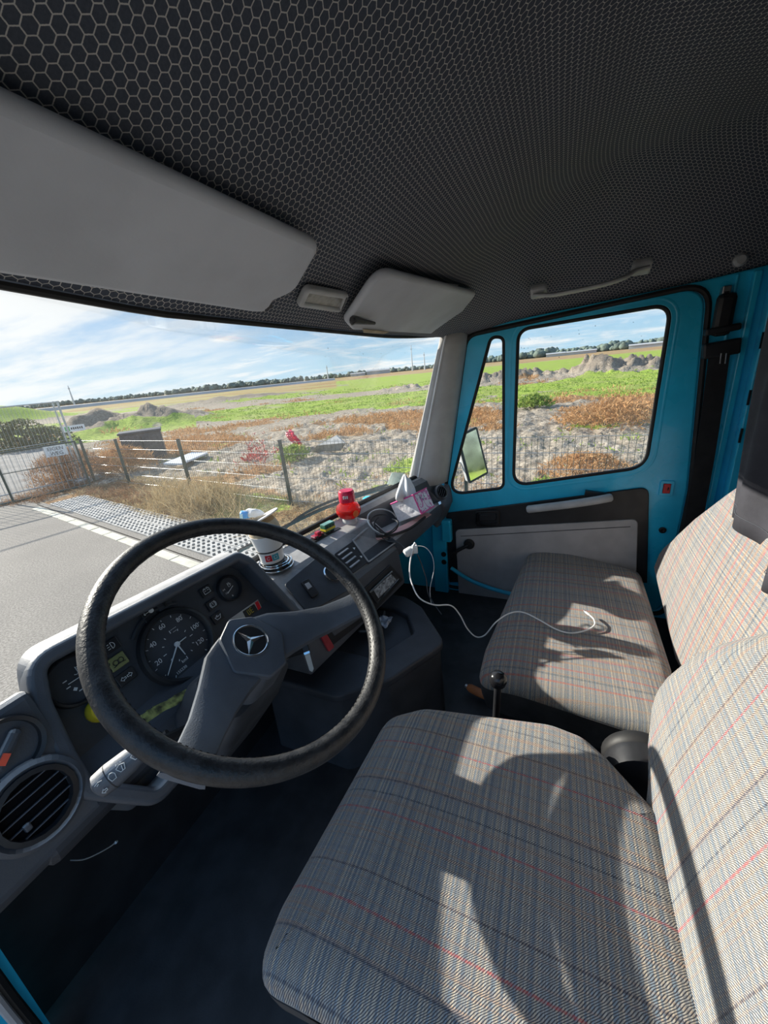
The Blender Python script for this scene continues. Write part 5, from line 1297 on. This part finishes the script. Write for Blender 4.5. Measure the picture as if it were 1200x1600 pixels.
b = MB(); b.prism([strip_pt(.8, .10, -.05), strip_pt(10.2, .10, -.05), strip_pt(10.2, .22, -.05), strip_pt(.8, .22, -.05)], (0, 0, .050)); struct(b.build('trim_5', ASPH))

# ---------------------------------------------------------------- plants
def leafmat(name, cs, tr=.25):
    m, t = shader(name); P_ = pos(t); n = t.noise(P_, 3.5, 3); n2 = t.noise(P_, 28, 2)
    c = t.mix(t.ramp(n, .35, .65), cs[0], cs[1]); c = t.mix(t.ramp(n2, .4, .7, 0, .7), c, cs[2])
    t.put(t.b.inputs['Base Color'], c); t.b.inputs['Roughness'].default_value = .8; t.b.inputs['Specular IOR Level'].default_value = .15
    tl = t.new('ShaderNodeBsdfTranslucent'); t.put(tl.inputs[0], c); mx = t.new('ShaderNodeMixShader'); mx.inputs[0].default_value = tr
    t.l.new(t.b.outputs[0], mx.inputs[1]); t.l.new(tl.outputs[0], mx.inputs[2]); t.l.new(mx.outputs[0], t.o.inputs[0]); return m
STRAW = leafmat('dry_straw', ((.44, .34, .19), (.57, .46, .28), (.34, .24, .13)))
RUST = leafmat('rust_weed', ((.47, .25, .11), (.58, .36, .18), (.33, .21, .11)))
GREENW = leafmat('green_weed', ((0.159, 0.280, 0.047), (0.334, 0.454, 0.099), (0.387, 0.400, 0.120)))
BROWN = leafmat('brown_weed', ((0.293, 0.175, 0.107), (0.427, 0.254, 0.146), (0.214, 0.146, 0.099)))
def blades(b, c, n, h, sp, wd, bend=.35, R=rnd):
    for _ in range(n):
        a = R.uniform(0, 2*pi); r = sp*sqrt(R.random()); p = V((c[0]+r*cos(a), c[1]+r*sin(a), c[2])); hh = h*R.uniform(.45, 1.1)
        d = V((R.gauss(0, bend), R.gauss(0, bend), 1)).normalized(); s_ = d.cross(V((R.uniform(-1, 1), R.uniform(-1, 1), 0))).normalized()*wd*R.uniform(.6, 1.4)
        mid = p+d*hh*.55; tip = p+d*hh+V((R.gauss(0, bend*.5)*hh, R.gauss(0, bend*.5)*hh, -hh*.12))
        b.add([p-s_*.6, p+s_*.6, mid+s_, mid-s_, tip], [(0, 1, 2, 3), (3, 2, 4)])
def gz(x, y): return -.04
b1, b2, b3 = MB(), MB(), MB()
k = 0
while k < 13000:                               # field weeds following the ground zones
    u = rnd.random(); R = 6.5*(60/6.5)**u; a = radians(rnd.uniform(24, 108)); x, y = R*sin(a), R*cos(a)
    if x-edge(y) < 3.3 and y < 12: k += 1; continue
    gr, orr, far, R_, ad, q = masks(x, y); z = ridge(x, y)-.05
    if z > .25: k += 1; continue
    wdt = .006+.0010*R
    if rnd.random() < orr: blades(b1, (x, y, z), 9, rnd.uniform(.10, .36), .22+.010*R, wdt*.6, .5)
    elif rnd.random() < gr*.5+.03: blades(b2, (x, y, z), 8, rnd.uniform(.06, .20), .18+.008*R, wdt*.8, .6)
    k += 1
stuff(lab(b1.build('rust_weeds', RUST, recalc=False), 'rust coloured dry weeds scattered over the field')); stuff(lab(b2.build('green_weeds', GREENW, recalc=False), 'low green weeds scattered over the field'))
for _ in range(1500):                         # verge between pavers and fence
    s_ = rnd.uniform(1.0, 10.6); n_ = .88+1.5*rnd.random()**1.2
    p = strip_pt(s_, n_, -.04)
    tall = exp(-((s_-6.3)/1.2)**2)
    blades(b3, p, 9, rnd.uniform(.08, .22)+.28*tall*rnd.random(), .12, .0035, .75)
stuff(lab(b3.build('verge_grass', STRAW, recalc=False), 'dry straw grass on the verge between pavers and fence'))
b = MB()
for _ in range(240):
    s_ = rnd.gauss(6.4, .7); n_ = rnd.uniform(1.0, 1.9); p = strip_pt(s_, n_, -.04); blades(b, p, 8, rnd.uniform(.35, .85), .10, .0035, .35)
stuff(lab(b.build('tall_straw', STRAW, recalc=False), 'tall yellow straw stems growing by the fence'))
b = MB()
for _ in range(500):
    s_ = rnd.uniform(7.4, 10.6); n_ = rnd.uniform(.95, 1.9); blades(b, strip_pt(s_, n_, -.04), 8, rnd.uniform(.10, .26), .12, .004, .9)
for _ in range(200):
    x = rnd.uniform(4.0, 5.6); y = rnd.uniform(10.3, 11.6); blades(b, (x, y, -.04), 8, rnd.uniform(.1, .3), .12, .004, .9)
stuff(lab(b.build('brown_litter', BROWN, recalc=False), 'brown dead weeds lying along the verge near the gate'))
b = MB()
for _ in range(260):
    y = rnd.uniform(-3, 4); x = 4.5+rnd.random()*2.5; blades(b, (x, y, -.04), 7, rnd.uniform(.06, .2), .12, .004, .7)
stuff(lab(b.build('fence_weeds', RUST, recalc=False), 'dry weeds along the foot of the wire fence'))
def bush(name, label, c, rad, h, n, mat, wd, bend=.6, grp=None, lh=.22):
    b = MB(); R = random.Random(int(c[0]*100))
    for _ in range(n):
        a = R.uniform(0, 2*pi); r = R.random()**.5; z = R.random(); s_ = sqrt(max(.05, 1-(z*1.0)**2))
        blades(b, (c[0]+rad*r*s_*cos(a), c[1]+rad*r*s_*sin(a), c[2]+h*z*.85), 3, lh, .05, wd, bend, R)
    t = thing(name, label, 'bush', c, grp); b.build('foliage', mat, t, recalc=False)
    b = MB()
    for _ in range(14):
        a = R.uniform(0, 2*pi); r = rad*.6*R.random(); b.tube([V(c)+V((r*.3*cos(a), r*.3*sin(a), -.05)), V(c)+V((r*cos(a), r*sin(a), h*R.uniform(.5, .9)))], [.010, .004], 5)
    b.build('stems', BARK, t)
HEDGE = leafmat('dark_hedge_leaf', ((.10, .13, .07), (.17, .20, .10), (.22, .20, .11)))
for px_, lb_ in ((4, 'dark grey green hedge bush at the left edge of the windscreen'), (42, 'dark hedge bush behind the tall site fence'), (78, 'low dark hedge bush left of the small fence sign')):
    p_ = ray(px_, 690); p_ = V((p_.x, p_.y, 0)).normalized()*27; bush('hedge_bush', lb_, (p_.x, p_.y, -.1), 1.3, 1.7 if px_ < 60 else 1.1, 420, HEDGE, .03, .8)
bush('weed_bush', 'tall rust brown weed bush beside the white sign at the gate', (5.75, 11.6, -.02), .95, .95, 1100, BROWN, .006, .8)
bush('weed_bush', 'rust brown weeds between the leftmost fence post and the dark cabinet', (6.9, 11.2, -.02), .9, .7, 800, RUST, .007, .8)
bush('green_shrub', 'leafy green shrub among rust weeds in the far door window', (17.4, .9, 0), .8, .5, 300, GREENW, .024, .8)
bush('green_shrub', 'low green plant at the foot of the fence in the far door window', (5.6, .10, 0), .3, .30, 90, GREENW, .012, .8)
bush('rust_clump', 'rust orange clump of weeds just behind the fence in the far door window', (6.9, -.50, 0), .75, .42, 900, RUST, .006, .8, lh=.12)
bush('rust_clump', 'wide rust orange weed clump farther out beyond the fence in the door window', (12.5, -1.3, 0), 1.5, .6, 700, RUST, .010, .8)
bush('green_shrub', 'green shrub behind the fence near the red netting', (8.2, 6.3, 0), .5, .35, 160, GREENW, .014, .8)
# ---------------------------------------------------------------- fence
FZ = 1.06
ptops = [az(125, 688, FZ), az(180, 688, FZ), az(278, 688, FZ), az(437, 690, FZ)]
ptops += [V((4.92, 1.05, FZ)), V((4.88, -1.95, FZ)), V((4.86, -4.9, FZ))]
fen = thing('wire_fence', 'low green double-wire fence with posts along the field', 'fence', (ptops[3].x, ptops[3].y, 0))
for p in ptops:
    b = MB(); b.box((p.x, p.y, FZ/2), (.055, .04, FZ+.03)); o = b.build('post', FENCEM, fen, bev=.004)
    b = MB(); b.box((p.x, p.y, FZ+.02), (.060, .045, .015)); b.build('post_cap', BLACK, o)
allw = MB()
for p, q in zip(ptops, ptops[1:]):
    d = (q-p); L_ = d.length; d.normalize(); n_ = max(2, int(L_/.066))
    for h in (.06, .26, .46, .66, .86, 1.05):
        a_ = V((p.x, p.y, h)); c_ = V((q.x, q.y, h)); b = MB(); b.tube([a_, c_], .0042, 5); b.build('rail', GALV, fen)
    for k_ in range(1, n_):
        s_ = p+d*(L_*k_/n_); allw.tube([V((s_.x, s_.y, .04)), V((s_.x, s_.y, FZ+.02))], .0026, 4, cap=False)
stuff(allw.build('upright_wires', FENCEM, fen))
# ---------------------------------------------------------------- gate, site fence, signs
gt_ = thing('sliding_gate', 'low grey barred gate closing the road left of the fence', 'gate', (4.0, 11.1, 0))
ga, gb_ = az(0, 789, .03), az(141, 757, .03); gd_ = (gb_-ga); gd_.z = 0; gd_.normalize(); g0 = gb_-gd_*5.2
b = MB(); b.tube([g0, gb_], .028, 8); b.build('bottom_rail', FENCEM, gt_)
b = MB(); b.tube([g0+V((0, 0, 1.06)), gb_+V((0, 0, 1.06))], .018, 8); b.build('top_rail', FENCEM, gt_)
b = MB(); b.tube([g0+V((0, 0, .62)), gb_+V((0, 0, .62))], .008, 6); b.build('middle_rail', FENCEM, gt_)
for k_ in (0, .5, 1):
    p = az(22, 786, .03) if k_ == .5 else (gb_ if k_ else g0); b = MB(); b.tube([p, p+V((0, 0, 1.08))], .022, 8); b.build('upright', FENCEM, gt_)
b = MB()
for k_ in range(1, 52): p = g0.lerp(gb_, k_/52); b.tube([p, p+V((0, 0, 1.05))], .0045, 4, cap=False)
stuff(b.build('gate_bars', GALV, gt_))
sg = thing('road_sign', 'white sign reading EIGEN WEG on a grey post at the gate', 'sign', az(108, 757, 0))
sp0 = az(108, 757, 0); sd = (sp0.xy.length); dsc = (sp0-CAM).dot(FW)
sc1 = CAM+ray(88, 702)*dsc; b = MB(); b.tube([sp0+V((0, 0, -.05)), V((sp0.x, sp0.y, sc1.z+.10))], .024, 10); b.build('post', GALV, sg)
toC = (CAM-sc1); toC.z = 0; toC.normalize(); sxv = V((-toC.y, toC.x, 0)); scp = V((sp0.x, sp0.y, sc1.z))+toC*.03
SM = frame(scp, sxv, (0, 0, 1)); b = MB(); b.box((0, 0, 0), (.44, .26, .012)); b.v = [SM @ p for p in b.v]; brd = b.build('board', SIGNW, sg, bev=.003)
text('sign_lettering', [('EIGEN', 0, .055, .115, 0), ('WEG', 0, -.06, .115, 0)], 0, SM @ Matrix.Translation((0, 0, .0075)), BLACK, brd)
hf = thing('site_fence', 'tall galvanised mesh site fence across the road beyond the gate', 'fence', (6.2, 11.5, 0))
hp0 = V((5.75, 11.05, 0)); hd0 = V((-1, .24, 0)).normalized()
for k_ in range(3):
    a_ = hp0+hd0*(k_*3.4); b = MB(); b.tube([a_, a_+V((0, 0, 2.02))], .024, 8); b.build('upright', GALV, hf)
    a2_ = a_+hd0*.10; b = MB(); b.tube([a2_, a2_+V((0, 0, 2.0))], .018, 8); b.build('upright', GALV, hf)
    if k_ < 2:
        c_ = a_+hd0*3.4
        for h in (.12, 1.1, 2.0): b = MB(); b.tube([a_+V((0, 0, h)), c_+V((0, 0, h))], .016 if h != 1.1 else .006, 6); b.build('rail', GALV, hf)
b = MB()
for k_ in range(1, 100): p = hp0+hd0*(6.8*k_/100); b.tube([p+V((0, 0, .1)), p+V((0, 0, 2.0))], .0024, 4, cap=False)
stuff(b.build('mesh_wires', GALV, hf))
b = MB(); b.box(tuple(hp0+V((.1, 0, .05))), (.75, .24, .12), Matrix.Rotation(.3, 3, 'Z')); b.build('foot_block', CONC, hf, bev=.02)
sgn = thing('fence_sign', 'small white and green sign hanging on the tall site fence', 'sign', CAM+ray(117, 669)*13.0)
c_ = CAM+ray(116, 669)*((hp0-CAM).dot(FW)*1.0); SM = frame(c_, (.95, -.31, 0), (0, 0, 1)); b = MB(); b.box((0, 0, 0), (.46, .15, .01)); b.v = [SM @ p for p in b.v]; brd = b.build('board', SIGNW, sgn)
b = MB(); b.box((-.15, 0, .006), (.10, .11, .004)); b.v = [SM @ p for p in b.v]; lab(b.build('green_field', simple('sign_green', (.10, .40, .12), .5), sgn), 'green square')
for k_ in range(6):
    b = MB(); b.box((-.06+.045*k_, 0, .0065), (.028, .06 if k_ % 2 else .05, .002)); b.v = [SM @ p for p in b.v]; b.build('print_mark', BLACK, brd)
# dark cabinet, white board, slab, red netting
cb_ = thing('utility_cabinet', 'dark grey box cabinet with a sloping lid standing behind the fence', 'cabinet', (8.5, 12.4, 0))
CMx = Matrix.Translation((8.45, 12.35, 0)) @ Matrix.Rotation(radians(-38), 4, 'Z')
def cbx(b, c, s_): b.box(c, s_); b.v[-8:] = [CMx @ p for p in b.v[-8:]]; return b
cbx(MB(), (0, 0, .42), (1.15, .8, .86)).build('body', BOXM, cb_, bev=.02); cbx(MB(), (0, 0, .88), (1.22, .88, .07)).build('lid', BOXM, cb_, bev=.02)
cbx(MB(), (0, -.41, .4), (.02, .02, .7)).build('door_gap', RUBBER, cb_)
b = MB(); c_ = az(292, 716, .12); b.box((c_.x, c_.y, .12), (1.5, .5, .05), Matrix.Rotation(radians(20), 3, 'Z') @ Matrix.Rotation(.1, 3, 'X'))
tag(b.build('white_board', SIGNW, bev=.004), 'long white board lying on the soil behind the fence', 'board')
c_ = az(520, 702, .05); b = MB()
pl_ = [az(487, 706, .02), az(495, 696, .22), az(525, 680, .42), az(538, 692, .25), az(530, 704, .02)]
b.prism(pl_, (.06, -.02, -.02)); tag(b.build('concrete_slab', CONC, bev=.01), 'pale broken concrete slab lying on the soil by the red netting', 'slab')
def net(u, v): 
    p = az(470, 704, 0).lerp(az(462, 678, .0), 0); q = V((9.4, 7.05, -.05))
    return q+V((.55*(u-.5)+.15*sin(v*5), .25*(u-.5)+.1*sin(u*9), .62*v+.05*noise.noise(V((u*6, v*6, 1)))))
b = MB()
for i in range(12):
    b.tube([net(i/11, j/12) for j in range(13)], .020, 4)
for j in range(10): b.tube([net(i/12, j/9) for i in range(13)], .017, 4)
tag(b.build('red_netting', simple('red_pink_plastic', (.72, .06, .14), .5)), 'red plastic netting standing crumpled in the soil near the pale slab', 'netting')
b = MB()
for _ in range(60):
    p = az(rnd.gauss(402, 14), rnd.gauss(708, 9), 0); blades(b, (p.x, p.y, -.03), 4, .24, .1, .014, .6)
tag(b.build('red_film', simple('red_film_plastic', (.55, .10, .08), .6), recalc=False), 'scraps of red plastic film lying among weeds behind the fence', 'film')
# ---------------------------------------------------------------- far trees, sheds, masts, far road
FARL = simple('hazed_tree_foliage', (.115, .15, .125), .95, var=.45, vscale=.25)  # distance haze is mixed into the foliage colour
def crown(b, c, r, h, R):
    n_ = 7; k0_ = len(b.v)
    b.lathe([(r*.25, 0), (r*.9, h*.2), (r, h*.42), (r*.88, h*.66), (r*.55, h*.88), (.05, h)], Matrix.Translation(c), 10)
    for i in range(k0_, len(b.v)):
        p = b.v[i]; b.v[i] = V(c)+(p-V(c))*(1+.30*noise.noise(p*.21)+.28*noise.noise(p*.55))
R = random.Random(3)
for (a0_, a1_, R0, h0, h1, n_, lb) in ((10, 38, 520, 6, 10, 200, 'distant dark tree belt at the left of the windscreen'), (38.5, 55.5, 480, 8, 12, 150, 'distant tree belt in the middle of the windscreen'), (56, 75.5, 520, 5, 11, 180, 'distant pale tree belt behind the sheds'), (76, 112, 560, 9, 17, 300, 'distant tree belt seen through the far door windows'), (140, 215, 75, 12, 22, 60, 'row of tall trees behind the van seen in the door mirror')):
    b = MB()
    for k_ in range(n_):
        a = radians(lerp(a0_, a1_, (k_+R.random())/n_)); rr = R0*R.uniform(.93, 1.07); h = .62*R.uniform(h0, h1)*(.75+.5*abs(noise.noise(V((a*14, 0, 0)))))
        crown(b, (rr*sin(a), rr*cos(a), -.3), h*R.uniform(.45, .8), h, R)
    tag(stuff(autosmooth(b.build('tree_belt', FARL), 80)), lb, 'trees')
SHED = simple('pale_shed_cladding', (.45, .45, .44), .6)
ROOF = simple('grey_shed_roof', (.40, .41, .42), .6)
for (px, py, wd, hh, lb) in ((560, 592, 16, 3.6, 'long pale far shed in the middle of the windscreen'), (592, 589, 26, 5, 'grey roofed far barn right of the long pale shed'), (905, 556, 30, 3.6, 'pale far greenhouse in the far door window'), (868, 560, 18, 3.8, 'small white far house left of the greenhouse'), (1012, 543, 30, 4.2, 'long white far hall at the rear edge of the door window')):
    d = ray(px, py); d.z = 0; d.normalize(); c_ = d*460
    s_ = thing('far_shed', lb, 'building', c_, 'far sheds on the horizon'); tv = V((d.y, -d.x, 0)); Mk = frame(c_, tv, d)
    Mk = frame(c_, tv, V((-d.x, -d.y, 0)) if tv.cross(V((-d.x, -d.y, 0))).z > 0 else d)
    b = MB(); b.box((0, 0, hh*.35), (wd, 8, hh*.7)); b.v = [Mk @ p for p in b.v]; b.build('wall', SHED, s_)
    b = MB(); b.prism([V((-wd/2-.3, -4.4, hh*.7)), V((-wd/2-.3, 0, hh)), V((-wd/2-.3, 4.4, hh*.7))], (wd+.6, 0, 0)); b.v = [Mk @ p for p in b.v]; b.build('roof', ROOF, s_)
for px, h, lb in ((646, 22, 'tall far lattice mast near the right end of the windscreen'), (665, 15, 'shorter far mast right of the tall mast'), (514, 12, 'thin far mast over the middle tree belt'), (105, 14, 'thin far mast at the left of the windscreen')):
    d = ray(px, 600); d.z = 0; d.normalize(); c_ = d*380; ms = thing('far_mast', lb, 'mast', c_, 'far masts on the horizon')
    b = MB(); b.tube([c_, c_+V((0, 0, h))], [.7, .25], 6); b.build('pole', GALV, ms)
    b = MB(); b.box(tuple(c_+V((0, 0, h*.85))), (.9, .9, .8)); b.build('antenna', GALV, ms)
b = MB(); pr = []
for k_ in range(30):
    a = radians(lerp(10, 60, k_/29)); rr = lerp(150, 230, k_/29); pr.append([V((rr*sin(a)*f, rr*cos(a)*f, z)) for f, z in ((1, -.1), (1.01, 1.0), (1.05, 1.1), (1.07, -.1))])
b.loft(pr); o = b.build('trim_6', simple('pale_road_bank', (.38, .37, .36), .9, var=.1, vscale=.1)); struct(o); lab(o, 'pale far road bank')
